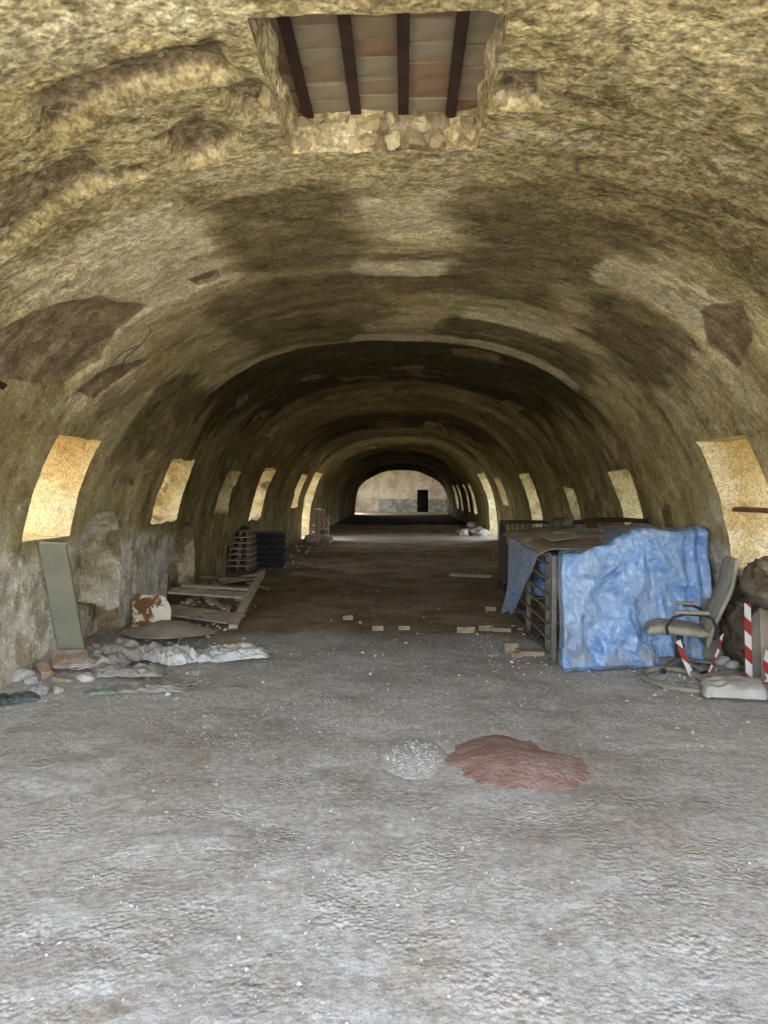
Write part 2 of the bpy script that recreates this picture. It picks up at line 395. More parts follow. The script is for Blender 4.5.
patch([(7.36, 4.82), (7.46, 4.4), (7.7, 4.6), (7.9, 5.1), (7.62, 5.2)], 0.02, 0.05, 0.7)
patch([(7.35, 5.2), (7.6, 5.3), (7.9, 6.0), (7.5, 6.0)], 0.012, 0.06, 0.5)
patch([(5.2, 12.9), (5.5, 12.9), (5.5, 13.4), (5.2, 13.4)], 0.10, 0.04, 0.8)
patch([(7.0, 11.7), (7.35, 11.7), (7.3, 12.3), (7.0, 12.3)], 0.05, 0.05, 0.8)
patch([(2.2, 11.5), (2.6, 11.6), (2.6, 12.4), (2.2, 12.3)], 0.03, 0.05, 0.6)
sp_n = fbm(S * 1.3, Y * 1.3, 20.0, 4, 71)
sp_m = sstep(0.36, 0.44, sp_n) * sstep(6.8, 7.6, Y)
spall = np.maximum(spall, 0.6 * sp_m); dep = np.maximum(dep, 0.02 * sp_m)
gS = S + 0.30 * fbm(S * 1.1, Y * 1.6, 12.2, 4, 351, 0.6) + 0.05 * fbm(S * 7, Y * 7, 2.2, 3, 352); gY = Y + 0.30 * fbm(S * 0.9, Y * 1.6, 17.7, 4, 361, 0.6) + 0.05 * fbm(S * 7, Y * 7, 5.2, 3, 362)
def g(s0, s1, y0, y1, soft=0.25): return sstep(s0 - soft, s0 + soft, gS) * sstep(s1 + soft, s1 - soft, gS) * sstep(y0 - soft, y0 + soft, gY) * sstep(y1 + soft, y1 - soft, gY)
dark = np.zeros(S.shape); pale = np.zeros(S.shape); far_dark = np.zeros(S.shape)
for a in ((4.15, 5.12, 4.0, 5.6), (5.70, 6.8, 3.9, 5.6), (3.6, 5.1, 5.6, 8.2), (5.0, 6.6, 5.2, 6.2), (5.6, 7.4, 6.9, 8.3), (6.8, 7.8, 5.2, 6.6), (1.9, 3.0, 6.9, 8.6)):
    dark = np.maximum(dark, 0.8 * g(*a, 0.22))
dark = np.maximum(dark, 0.55 * g(5.8, 8.3, 2.6, 4.4, 0.5))
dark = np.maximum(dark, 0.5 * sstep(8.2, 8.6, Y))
for a, w in (((6.68, 7.48, 4.62, 5.08), 1.35), ((5.15, 5.70, 3.9, 5.0), 0.55), ((5.75, 7.0, 6.5, 7.1), 0.8), ((4.9, 5.8, 5.3, 5.7), 0.8), ((3.0, 4.1, 3.75, 5.6), 0.75), ((2.2, 3.2, 5.4, 6.2), 0.55), ((4.8, 7.4, 7.9, 8.35), 0.8), ((3.7, 4.8, 2.2, 2.8), 0.6), ((7.6, 8.3, 5.0, 5.6), 0.6)):
    pale = np.maximum(pale, w * g(*a, 0.15))
up = sstep(1.6, 3.4, np.minimum(S, LT - S))
far_dark = np.maximum(far_dark, up * (0.85 * sstep(8.35, 8.5, Y) * sstep(13.0, 11.5, Y)))  # darker tone over the crown behind the step
far_dark = np.maximum(far_dark, up * (0.5 + 0.35 * np.sin(Y * 1.15 + 0.6)) * sstep(13, 14, Y))  # darker bands across the crown further in
far_dark = np.maximum(far_dark, (0.6) * sstep(33, 36, Y))  # shade of the unlit far stretch painted into the vault colour
low = sstep(1.5, 0.7, np.minimum(S, LT - S)) * sstep(13, 8, Y)
low = np.maximum(low, 0.4 * sstep(2.6, 1.4, np.minimum(S, LT - S)) * sstep(9, 6, Y))
jamb = np.zeros(S.shape)
# step-backs and ribs of the vault along its length (outward positive)
yk = [-3, 8.34, 8.46, 13.0, 13.3, 18.2, 18.4, 19.5, 19.7, 26.4, 26.6, 27.6, 27.8, 33.0, 33.2, 45.2, 45.3, 47]
ok = [0, 0, 0.10, 0.12, 0.02, 0.05, -0.10, -0.10, 0.08, 0.06, -0.08, -0.08, 0.06, 0.04, -0.06, -0.05, -0.42, -0.42]
off = np.interp(Y, yk, ok) * (0.25 + 0.75 * up)
roughn = 1.0 + 1.3 * sstep(4.6, 3.4, Y)
disp = off + dep * (1 + 0.5 * fbm(S * 6, Y * 6, 1.1, 3, 81)) + 0.045 * fbm(S * 0.55, Y * 0.55, 0.3, 3, 1) + 0.016 * fbm(S * 3, Y * 3, 9.3, 3, 5) + roughn * 0.007 * fbm(S * 11, Y * 11, 4.3, 3, 9)
disp += spall * 0.012 * fbm(S * 9, Y * 9, 6.1, 3, 91)
X0, Z0, NX, NZ = prof(S)
P = np.stack([X0 + NX * disp, Y + 0.01 * fbm(S * 5, Y * 5, 3.3, 2, 95), Z0 + NZ * disp], -1)
nS, nY = S.shape
gid = np.arange(nS * nY).reshape(nS, nY)
keep = owner < 0
VV = [P.reshape(-1, 3)]
AT = [np.stack([spall, dark, pale], -1).reshape(-1, 3)]; BT = [np.stack([low, jamb, far_dark], -1).reshape(-1, 3)]
FF = []; FC = []           # faces, class: 0 left wall, 1 ceiling, 2 right wall
ii, jj = np.nonzero(keep)
quads = np.stack([gid[ii, jj], gid[ii, jj + 1], gid[ii + 1, jj + 1], gid[ii + 1, jj]], -1)
SPL = 2.42
fcl = np.where(sl[ii] < SPL, 0, np.where(sl[ii] > LT - SPL - ds, 2, 1))
FF.append(quads); FC.append(fcl)
nv = nS * nY
def rim_chain(k):
    dm = owner == k; E = {}
    def add(a, b): E.setdefault(a, []).append(b); E.setdefault(b, []).append(a)
    for i, j in zip(*np.nonzero(dm)):
        for di, dj, a, b in ((-1, 0, (i, j), (i, j + 1)), (1, 0, (i + 1, j), (i + 1, j + 1)), (0, -1, (i, j), (i + 1, j)), (0, 1, (i, j + 1), (i + 1, j + 1))):
            u, v = i + di, j + dj
            if 0 <= u < dm.shape[0] and 0 <= v < dm.shape[1] and not dm[u, v]: add(a, b)
    ends = [p for p in E if len(E[p]) == 1]
    st = ends[0] if ends else next(iter(E)); ch = [st]; prev = None; cur = st; used = set()
    while True:
        nx = [q for q in E[cur] if (min(cur, q), max(cur, q)) not in used]
        if not nx: break
        q = nx[0]; used.add((min(cur, q), max(cur, q))); ch.append(q); cur = q
        if cur == st: break
    return ch
for k, o in enumerate(OPEN):
    ch = rim_chain(k)
    base = np.array([P[i, j] for i, j in ch]); n = len(ch)
    yc = sum(o['y']) / 2
    if o['kind'] == 'win':
        xo = o['side'] * (3.2 + o['thick']) + (0 if o['side'] < 0 else -0.1); tgt = base.copy(); tgt[:, 0] = xo
        tgt[:, 1] = yc + (base[:, 1] - yc) * o['splay']
        zc = base[:, 2].mean(); tgt[:, 2] = base[:, 2] + 0.05
        K = 14; cls = 0 if o['side'] < 0 else 2
    elif o['kind'] == 'alc':
        tgt = base.copy(); tgt[:, 0] = base[:, 0] + o['side'] * o['depth']; tgt[:, 1] = yc + (base[:, 1] - yc) * np.where(base[:, 1] > yc, 0.45, 0.95); K = 14; cls = 0 if o['side'] < 0 else 2
    else:
        tgt = base.copy(); tgt[:, 2] = 3.62; K = 10; cls = 1
    ts = np.linspace(0, 1, K + 1)
    Q = base[:, None, :] * (1 - ts[None, :, None]) + tgt[:, None, :] * ts[None, :, None]
    fade = np.minimum(1, ts * 5)[None, :, None]
    nz = np.stack([fbm(Q[..., 0] * 4 + c * 9, Q[..., 1] * 4, Q[..., 2] * 4, 4, 101 + c) for c in range(3)], -1)
    Q = Q + nz * o['amp'] * 2.2 * fade
    ids = nv + np.arange(n * (K + 1)).reshape(n, K + 1); nv += n * (K + 1)
    VV.append(Q.reshape(-1, 3)); m = n * (K + 1)
    jv = o['jamb'] * np.ones((n, K + 1))
    sp = 0.7 * sstep(0.12, 0.3, fbm(Q[..., 0] * 3, Q[..., 1] * 3, Q[..., 2] * 3, 4, 131)) * (o['amp'] > 0.025)
    if o['kind'] == 'alc': sp = 0.8 * sstep(-0.32, 0.25, fbm(Q[..., 0] * 2.4, Q[..., 1] * 1.6, Q[..., 2] * 1.6, 4, 133))
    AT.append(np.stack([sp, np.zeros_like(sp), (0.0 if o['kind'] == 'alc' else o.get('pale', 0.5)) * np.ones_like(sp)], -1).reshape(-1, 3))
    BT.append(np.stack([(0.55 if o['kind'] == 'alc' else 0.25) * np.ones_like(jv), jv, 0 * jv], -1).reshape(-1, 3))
    q = np.stack([ids[:-1, :-1], ids[1:, :-1], ids[1:, 1:], ids[:-1, 1:]], -1).reshape(-1, 4)
    FF.append(q); FC.append(np.full(len(q), cls))
    if o['kind'] == 'alc':
        yy, zz = np.meshgrid(np.linspace(o['y'][0] - 0.05, o['y'][1] + 0.05, 40), np.linspace(-0.25, o['s'][1] + 0.1, 40), indexing='ij')
        xx = (XC - VA - o['depth'] + 0.06) + 0.03 * fbm(yy * 3, zz * 3, 1.0, 4, 140) + 0.10 * sstep(0.0, 1.4, zz)
        xx = xx + 0.16 * sstep(0.38, 0.34, zz)            # ledge of the old manger
        if o['side'] > 0: xx = 2 * XC - xx
        Q = np.stack([xx, yy, zz], -1); ids = nv + np.arange(1600).reshape(40, 40); nv += 1600
        VV.append(Q.reshape(-1, 3)); sp = 0.85 * sstep(-0.25, 0.1, fbm(yy * 1.7, zz * 1.7, 4.0, 4, 150))
        AT.append(np.stack([sp, 0.3 + 0 * sp, 0.3 + 0 * sp], -1).reshape(-1, 3)); BT.append(np.stack([0.6 + 0 * sp, 0 * sp, 0 * sp], -1).reshape(-1, 3))
        q = np.stack([ids[:-1, :-1], ids[1:, :-1], ids[1:, 1:], ids[:-1, 1:]], -1).reshape(-1, 4)
        FF.append(q); FC.append(np.full(len(q), cls))
VV = np.concatenate(VV); AT = np.concatenate(AT); BT = np.concatenate(BT); FF = np.concatenate(FF); FC = np.concatenate(FC)
fn = np.cross(VV[FF[:, 2]] - VV[FF[:, 0]], VV[FF[:, 3]] - VV[FF[:, 1]])
vn = np.zeros_like(VV)
for c in range(4): np.add.at(vn, FF[:, c], fn)
vn /= np.linalg.norm(vn, axis=1, keepdims=True) + 1e-12
def mesh_np(name, V, F, mat, attrs=None, normals=None):
    me = bpy.data.meshes.new(name)
    me.vertices.add(len(V)); me.vertices.foreach_set('co', V.astype(np.float32).ravel())
    me.loops.add(F.size); me.loops.foreach_set('vertex_index', F.astype(np.int32).ravel())
    me.polygons.add(len(F)); me.polygons.foreach_set('loop_start', np.arange(0, F.size, F.shape[1], dtype=np.int32))
    me.update(calc_edges=True); me.validate()
    me.polygons.foreach_set('use_smooth', np.ones(len(F), bool))
    for an, arr in (attrs or {}).items():
        at = me.attributes.new(an, 'FLOAT_COLOR', 'POINT')
        at.data.foreach_set('color', np.concatenate([arr, np.ones((len(V), 1))], 1).astype(np.float32).ravel())
    if normals is not None: me.normals_split_custom_set_from_vertices(normals.tolist())
    return link(name, me, mat)
STRUCT = {}
for c, nm, lab in ((0, 'wall_left', 'rough limewashed left haunch with deep splayed windows and low arched niches'), (1, 'ceiling', 'stained ochre plaster barrel vault with a broken opening'), (2, 'wall_right', 'rough plastered right haunch with deep splayed windows')):
    F = FF[FC == c]; u, inv = np.unique(F, return_inverse=True); inv = inv.reshape(F.shape)
    o = mesh_np(nm, VV[u], inv, M_PLASTER, {'wearA': AT[u], 'wear_shadeB': BT[u]}, vn[u])
    tag(o, lab, None, None, 'structure'); STRUCT[nm] = o

# ------------------------------------------------------------------ floor and the ground outside
xl = np.concatenate([np.linspace(-3.75, 3.55, 210)])
fy = ylines([(-2.6, 1.6, 0.12), (1.6, 7.0, 0.03), (7.0, 12, 0.06), (12, 26, 0.15), (26, 52.5, 0.4)])
FX, FY = np.meshgrid(xl, fy, indexing='ij')
FZ = fz(FX, FY) + 0.006 * fbm(FX * 9, FY * 9, 2.0, 3, 201) * sstep(9, 6, FY)
brown = np.clip(0.95 * sstep(6.8, 8.8, FY + 0.5 * fbm(FX * 1.2, FY * 1.2, 0, 3, 207)), 0, 1)
brown = np.maximum(brown, 0.42 * sstep(0.1, 0.5, fbm(FX * 0.8, FY * 0.8, 5, 3, 209)))
white = 0.5 * sstep(-0.2, 0.5, fbm(FX * 0.6, FY * 0.9, 8, 3, 211)) * sstep(7.5, 5.5, FY) + 0.9 * sstep(0.7, 0.1, np.hypot((FX + 2.3) / 1.2, (FY - 6.4) / 0.9)) + 0.45 * np.exp(-((FY - 23.8) / 1.4) ** 2) + 0.5 * sstep(0.25, 0.1, np.hypot((FX - 0.06) / 1.2, FY - 4.3))  # dust patches; the band at the far doors paints their light streaks
black = sstep(32.5, 33.5, FY + 0.6 * fbm(FX, FY * 0.4, 1, 3, 213)) * sstep(46.5, 46, FY)  # unlit far stretch, its shade painted near-black into the floor colour
fl_v = np.stack([FX, FY, FZ], -1).reshape(-1, 3); gi = np.arange(FX.size).reshape(FX.shape)
fq = np.stack([gi[:-1, :-1], gi[1:, :-1], gi[1:, 1:], gi[:-1, 1:]], -1).reshape(-1, 4)
floor = mesh_np('floor', fl_v, fq, M_FLOOR, {'soil_and_light': np.stack([brown, np.clip(white, 0, 1), black], -1).reshape(-1, 3)})
tag(floor, 'dusty grey and brown dirt floor', None, None, 'structure')
M_GROUND = simple('outside_grass', (0.10, 0.11, 0.045), (0.20, 0.17, 0.085), 0.7, 0.95, 0.4, 0.03)
M_BOUNCE = simple('bounce_ground', (0.50, 0.46, 0.39), (0.60, 0.56, 0.49), 0.9, 0.95, 0.4, 0.02)  # unseen ground kept pale to bounce daylight into the vault
mb = MB(); mb.add([(-80, -80, -0.14), (80, -80, -0.14), (80, 140, -0.14), (-80, 140, -0.14)], [(0, 1, 2, 3)])
tag(mb.build('ground', M_GROUND), 'dry grass outside the building', None, None, 'structure')
mb = MB(); mb.add([(-14, -24, -0.08), (14, -24, -0.08), (14, 1.0, -0.08), (-14, 1.0, -0.08)], [(0, 1, 2, 3)])
tag(mb.build('ground_bounce', M_BOUNCE), 'unseen pale ground added before the open end to bounce light in', None, None, 'structure')

# ------------------------------------------------------------------ end room
M_END = NT('end_wall_plaster')
_g = M_END.n('ShaderNodeSeparateXYZ'); M_END.l(M_END.tc.outputs['Object'], _g.inputs[0])
_n = M_END.noise(1.2, 6, 0.7); _n2 = M_END.noise(3.0, 6, 0.75)
_c = M_END.mix(M_END.ramp(_n, 0.42, 0.6), (0.44, 0.35, 0.235), (0.64, 0.545, 0.39))
_c = M_END.mix(M_END.ramp(_n2, 0.58, 0.66, 0, 0.7), _c, (0.30, 0.18, 0.10))
_dado = M_END.math('MULTIPLY', M_END.math('LESS_THAN', _g.outputs[2], 0.95), M_END.math('GREATER_THAN', _g.outputs[0], -1.75))
_c = M_END.mix(M_END.math('MULTIPLY', _dado, 0.85), _c, M_END.mix(M_END.ramp(_n2, 0.46, 0.56), (0.17, 0.155, 0.14), (0.36, 0.33, 0.28)))
M_END = M_END.out(_c, 0.95, M_END.bump(_n2, 0.5, 0.03), 0, 0.1)
M_PLAINWALL = simple('end_room_plaster', (0.42, 0.35, 0.24), (0.55, 0.48, 0.35), 1.5)
mb = MB(); D0, D1, DT = 1.02, 1.82, 1.62
mb.box(((-4.6 + D0) / 2, 52.1, 1.7), (D0 + 4.6, 0.4, 3.8)); mb.box(((D1 + 3.6) / 2, 52.1, 1.7), (3.6 - D1, 0.4, 3.8)); mb.box(((D0 + D1) / 2, 52.1, (DT + 3.6) / 2), (D1 - D0, 0.4, 3.6 - DT))
mb.box((-1.78, 51.88, 1.6), (0.07, 0.05, 3.3), jit=0.015)
we = tag(mb.build('wall_end', M_END), 'far end wall with peeling plaster, a grey dado and a dark doorway', None, None, 'structure')
mb = MB(); mb.box((3.5, 49.2, 1.7), (0.3, 6.0, 3.8)); tag(mb.build('wall_end_right', M_PLAINWALL), None, None, None, 'structure')
mb = MB(); mb.box((-3.9, 51.2, 1.7), (0.3, 1.8, 3.8)); mb.box((-3.9, 46.9, 1.7), (0.3, 1.4, 3.8)); mb.box((-3.9, 49.0, 3.1), (0.3, 2.9, 1.0)); tag(mb.build('wall_end_left', M_PLAINWALL), None, None, None, 'structure')
mb = MB(); mb.box((-0.5, 49.2, 3.6), (8.4, 6.2, 0.3)); tag(mb.build('ceiling_end', M_PLAINWALL), None, None, None, 'structure')
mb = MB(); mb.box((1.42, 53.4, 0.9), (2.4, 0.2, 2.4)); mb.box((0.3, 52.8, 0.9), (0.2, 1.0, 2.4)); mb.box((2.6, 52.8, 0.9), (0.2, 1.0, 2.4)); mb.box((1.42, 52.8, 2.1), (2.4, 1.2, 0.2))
tag(mb.build('wall_closet', simple('closet_black', (0.02, 0.017, 0.014), (0.03, 0.026, 0.02))), None, None, None, 'structure')  # near-black walls behind the end doorway

# ------------------------------------------------------------------ opening in the crown: iron beams and flat bricks
M_IRON = simple('rusty_iron', (0.028, 0.016, 0.010), (0.055, 0.028, 0.016), 9, 0.8, 0.5, 0.01, (0.10, 0.045, 0.02), (0.62, 0.72))
CE = STRUCT['ceiling']
tile_cols = [((0.21, 0.15, 0.08), (0.27, 0.20, 0.115)), ((0.20, 0.12, 0.062), (0.27, 0.17, 0.095)), ((0.23, 0.18, 0.105), (0.30, 0.245, 0.155)), ((0.25, 0.19, 0.11), (0.32, 0.255, 0.155))]
tmats = [simple('flat_brick_%d' % i, a, b, 6, 0.9, 0.4, 0.01, (0.22, 0.15, 0.10), (0.62, 0.74)) for i, (a, b) in enumerate(tile_cols)]
bxs = [-0.475, -0.235, 0.0, 0.235]
for x in bxs:
    mb = MB(); mb.box((x, 3.12, 3.470), (0.052, 1.7, 0.012)); mb.box((x, 3.12, 3.515), (0.012, 1.7, 0.08)); mb.box((x, 3.12, 3.556), (0.052, 1.7, 0.010))
    mb.build('iron_beam', M_IRON, CE)
edges = [-0.80] + bxs + [0.62]
r = random.Random(5)
for c in range(5):
    x0, x1 = edges[c] + 0.008, edges[c + 1] - 0.008; y = 2.28 + r.uniform(-0.05, 0.0)
    while y < 3.95:
        w = r.uniform(0.125, 0.165); mb = MB()
        mb.box((0, 0, 0), (x1 - x0, w - 0.010, 0.035), jit=0.004)
        o = mb.build('flat_brick', r.choice(tmats), CE, ((x0 + x1) / 2, y + w / 2, 3.512 + r.uniform(-0.008, 0.006)), bevel=0.004); y += w
mb = MB(); mb.box((-0.1, 3.12, 3.62), (1.8, 1.9, 0.1)); mb.build('slab', simple('mortar_bed', (0.30, 0.27, 0.22), (0.40, 0.36, 0.29)), CE)
smats = [simple('vault_stone_%d' % i, a, b, 7, 0.95, 0.7, 0.02) for i, (a, b) in enumerate((((0.44, 0.37, 0.19), (0.58, 0.50, 0.29)), ((0.34, 0.26, 0.12), (0.46, 0.36, 0.19)), ((0.26, 0.205, 0.12), (0.36, 0.29, 0.17))))]
for i in range(17):
    x = -0.52 + (i % 9) * 0.118 + r.uniform(-0.02, 0.02); z = 3.355 + (i // 9) * 0.09 + r.uniform(-0.015, 0.015)
    o = stone_mb((r.uniform(0.09, 0.15), 0.13, r.uniform(0.07, 0.12)), i, 0.3).build('stone', r.choice(smats), CE, (x, 3.70, z)); o.rotation_euler = (0, r.uniform(-0.5, 0.5), r.uniform(-0.3, 0.3))
for i, (y, z) in enumerate(((2.85, 3.38), (3.02, 3.42), (3.25, 3.36), (3.45, 3.40), (2.7, 3.33))):
    for sx_ in ((-0.595, 1), (0.44, -1)):
        o = stone_mb((0.10, r.uniform(0.12, 0.18), r.uniform(0.08, 0.13)), 40 + i, 0.3).build('stone', r.choice(smats), CE, (sx_[0], y + r.uniform(-0.03, 0.03), z)); o.rotation_euler = (r.uniform(-0.5, 0.5), 0, 0)

# ------------------------------------------------------------------ object helpers
def fcam():
    return cam.rotation_euler.to_matrix()
def G(px, py, z=0.0):
    """floor point under a pixel of the 768x1024 frame"""
    d = fcam() @ Vector(((px - 384) / 720, -(py - 512) / 720, -1.0)); t = (z - 1.6) / d.z
    return Vector((d.x * t, d.y * t, z))
def zf(x, y): return float(fz(x, y))
def vpt(s, y, inn=0.0):
    x, z, nx, nz = [float(v) for v in prof(np.array([s]))]
    return Vector((x - nx * inn, y, z - nz * inn)), Vector((-nx, 0, -nz)), Vector((nz, 0, -nx))
def one(mb, name, mat, label, cat, group=None, kind=None, **kw):
    V = np.array(mb.v); c = np.array([(V[:, 0].min() + V[:, 0].max()) / 2, (V[:, 1].min() + V[:, 1].max()) / 2, V[:, 2].min()])
    mb.v = [tuple(p) for p in (V - c)]
    return tag(mb.build(name, mat, None, tuple(c), **kw), label, cat, group, kind)
def ridge(x, y, z, seed, oct=3):
    r, a, f = 0, 1.0, 1.0
    for o in range(oct):
        r = r + a * (1 - 2 * np.abs(vnoise(x * f + o * 3.1, y * f, z * f, seed + o))); a *= 0.5; f *= 2.1
    return r / 1.75
def crumpled(cx, cy, w, d, rz, h, seed, nu=44, nv=34, base=0.012, outline=0.25, fold=3.0):
    """a crumpled sheet lying on the floor, ragged outline"""
    u, v = np.meshgrid(np.linspace(-1, 1, nu), np.linspace(-1, 1, nv), indexing='ij')
    ang = np.arctan2(v, u); rr = 1 + outline * fbm(np.cos(ang) * 1.6, np.sin(ang) * 1.6, seed * 1.7, 3, seed)
    x = u * w / 2 * rr; y = v * d / 2 * rr
    e = np.clip(1 - np.maximum(np.abs(u), np.abs(v)), 0, 1)
    z = base + h * np.clip(0.45 + 0.75 * ridge(u * fold * 0.8, v * fold * 0.5, seed * 3.3, seed + 40), 0, 1.3) * (0.25 + 0.75 * np.minimum(1, e * 3))
    z += h * 0.30 * ridge(u * fold * 2.3 + v * 1.5, v * fold * 1.6, 2.0, seed + 60, 2) * np.minimum(1, e * 4) + 0.006 * ridge(u * 11, v * 11, 1.0, seed + 90)
    c, s = math.cos(rz), math.sin(rz)
    X = cx + x * c - y * s; Yy = cy + x * s + y * c
    return MB().grid(np.stack([X, Yy, z + fz(X, Yy)], -1))
def brick_mb(L=0.24, W=0.115, H=0.055, jit=0.006): return MB().box((0, 0, H / 2), (L, W, H), jit=jit)

M_WOOD = simple('weathered_wood', (0.37, 0.32, 0.24), (0.50, 0.44, 0.34), 5, 0.9, 0.4, 0.01, (0.26, 0.21, 0.15), (0.56, 0.66))
M_WOOD2 = simple('dark_old_wood', (0.13, 0.10, 0.065), (0.22, 0.17, 0.11), 6, 0.9, 0.4, 0.01)
M_BOARD = simple('grey_green_board', (0.235, 0.235, 0.175), (0.29, 0.285, 0.215), 3, 0.8, 0.15, 0.004)
M_TERRA = simple('terracotta', (0.34, 0.21, 0.135), (0.43, 0.32, 0.235), 9, 0.95, 0.5, 0.01, (0.46, 0.42, 0.36), (0.46, 0.60))
M_BRICK = simple('dusty_brick', (0.26, 0.205, 0.14), (0.36, 0.29, 0.21), 9, 0.95, 0.5, 0.01, (0.50, 0.44, 0.35), (0.60, 0.68))
M_LIME = simple('limed_brick', (0.46, 0.36, 0.28), (0.62, 0.56, 0.48), 5, 0.95, 0.5, 0.01, (0.32, 0.19, 0.13), (0.56, 0.62))
M_STONE = simple('grey_rubble', (0.38, 0.36, 0.33), (0.55, 0.53, 0.50), 8, 0.95, 0.6, 0.015)
M_GREYSHEET = simple('dusty_plastic', (0.30, 0.28, 0.25), (0.42, 0.40, 0.37), 5, 0.7, 0.3, 0.006)
M_WHITEBAG = simple('white_plastic', (0.52, 0.52, 0.52), (0.66, 0.66, 0.66), 4, 0.55, 0.25, 0.005, (0.50, 0.46, 0.40), (0.60, 0.72))
M_CREAM = simple('cream_paper', (0.62, 0.54, 0.36), (0.72, 0.66, 0.50), 5, 0.7)
M_TEAL = simple('teal_plastic', (0.04, 0.065, 0.062), (0.13, 0.155, 0.15), 9, 0.5)
M_GREEN = simple('green_plastic', (0.16, 0.25, 0.205), (0.30, 0.35, 0.31), 9, 0.5)
M_ENAMEL = simple('rusty_enamel', (0.62, 0.57, 0.44), (0.70, 0.66, 0.54), 5, 0.5, 0.2, 0.004, (0.17, 0.075, 0.025), (0.49, 0.53))
M_DUSTMETAL = simple('dusty_metal', (0.30, 0.26, 0.20), (0.40, 0.355, 0.285), 4, 0.85, 0.2, 0.004, (0.22, 0.13, 0.08), (0.64, 0.72))
M_TRAYRIM = simple('rim_black_plastic', (0.03, 0.03, 0.03), (0.07, 0.068, 0.064), 7, 0.6, 0.1, 0.003)  # lighter black than the tray sides, sets the rims apart
M_TRAY = simple('black_plastic', (0.008, 0.008, 0.008), (0.018, 0.018, 0.018), 7, 0.7, 0.1, 0.003)
M_STEEL = simple('dull_steel', (0.16, 0.145, 0.125), (0.25, 0.225, 0.19), 14, 0.6, 0.2, 0.003, (0.16, 0.09, 0.05), (0.62, 0.7), metal=0.25)
M_DARKSTEEL = simple('dark_steel', (0.05, 0.045, 0.038), (0.10, 0.09, 0.075), 14, 0.6, 0.2, 0.003)
M_CARD = simple('dusty_cardboard', (0.27, 0.22, 0.15), (0.37, 0.31, 0.22), 5, 0.95, 0.2, 0.004, (0.20, 0.17, 0.13), (0.58, 0.68))
M_RUG = simple('brown_cloth', (0.085, 0.065, 0.042), (0.19, 0.15, 0.105), 7, 0.95, 0.7, 0.02, (0.32, 0.27, 0.20), (0.54, 0.66))
M_GREYCLOTH = simple('grey_cloth', (0.16, 0.145, 0.12), (0.26, 0.235, 0.20), 5, 0.95, 0.4, 0.01)
M_BLACK = simple('black_vinyl', (0.02, 0.02, 0.02), (0.05, 0.048, 0.045), 12, 0.6)
M_VINYL = simple('dusty_vinyl', (0.30, 0.275, 0.205), (0.41, 0.38, 0.30), 9, 0.8, 0.2, 0.004, (0.22, 0.19, 0.14), (0.56, 0.66))
M_RUBBER = simple('dusty_hose', (0.24, 0.21, 0.165), (0.35, 0.31, 0.25), 10, 0.85)
M_SACK = simple('cement_sack', (0.46, 0.45, 0.42), (0.58, 0.57, 0.54), 6, 0.9, 0.4, 0.008)
M_BLUE = simple('blue_plastic', (0.03, 0.05, 0.36), (0.05, 0.09, 0.46), 6, 0.4)
M_RED = simple('red_powder', (0.30, 0.185, 0.16), (0.38, 0.26, 0.235), 6, 0.97, 0.9, 0.02, (0.42, 0.345, 0.33), (0.56, 0.72))
M_GRAV = simple('white_gravel', (0.38, 0.37, 0.36), (0.60, 0.595, 0.58), 26, 0.95, 0.6, 0.01)

def tape_mat():
    t = NT('barrier_tape'); w = t.n('ShaderNodeTexWave'); w.wave_type = 'BANDS'; w.bands_direction = 'DIAGONAL'; w.wave_profile = 'SAW'
    w.inputs['Scale'].default_value = 2.6
    t.l(t.tc.outputs['Object'], w.inputs[0])
    c = t.mix(t.math('GREATER_THAN', w.outputs['Fac'], 0.5), (0.72, 0.70, 0.68), (0.36, 0.035, 0.03))
    return t.out(c, 0.5)
M_TAPE = tape_mat()
def tarp_mat():
    t = NT('blue_tarpaulin'); A = t.attr('dust')
    n1 = t.noise(4, 6, 0.7); n2 = t.noise(14, 5, 0.7)
    c = t.mix(t.ramp(n1, 0.35, 0.65), (0.15, 0.30, 0.60), (0.28, 0.45, 0.74))
    c = t.mix(t.ramp(n2, 0.50, 0.70, 0, 0.7), c, (0.56, 0.66, 0.80))
    c = t.mix(t.ramp(t.noise(2.6, 4, 0.6), 0.46, 0.66, 0, 0.5), c, (0.46, 0.55, 0.67))  # broad pale patches paint a sheen into the blue
    du = t.ramp(t.math('ADD', A[0], t.math('MULTIPLY', t.math('SUBTRACT', n1, 0.5), 1.2)), 0.20, 0.95)
    c = t.mix(t.math('MULTIPLY', du, 0.85), c, (0.33, 0.32, 0.29))
    w = t.n('ShaderNodeTexVoronoi'); w.feature = 'DISTANCE_TO_EDGE'; w.inputs['Scale'].default_value = 9; t.l(t.tc.outputs['Object'], w.inputs['Vector'])
    h = t.math('ADD', t.math('MULTIPLY', w.outputs['Distance'], 0.9), t.math('MULTIPLY', t.noise(7, 4, 0.6, (1.6, 1.6, 0.6)), 1.2))
    t.b.inputs['Transmission Weight'].default_value = 0.0
    m = t.out(c, t.ramp(du, 0, 1, 0.24, 0.8), t.bump(h, 0.8, 0.035), 0, 0.6)
    return m
M_TARP = tarp_mat()

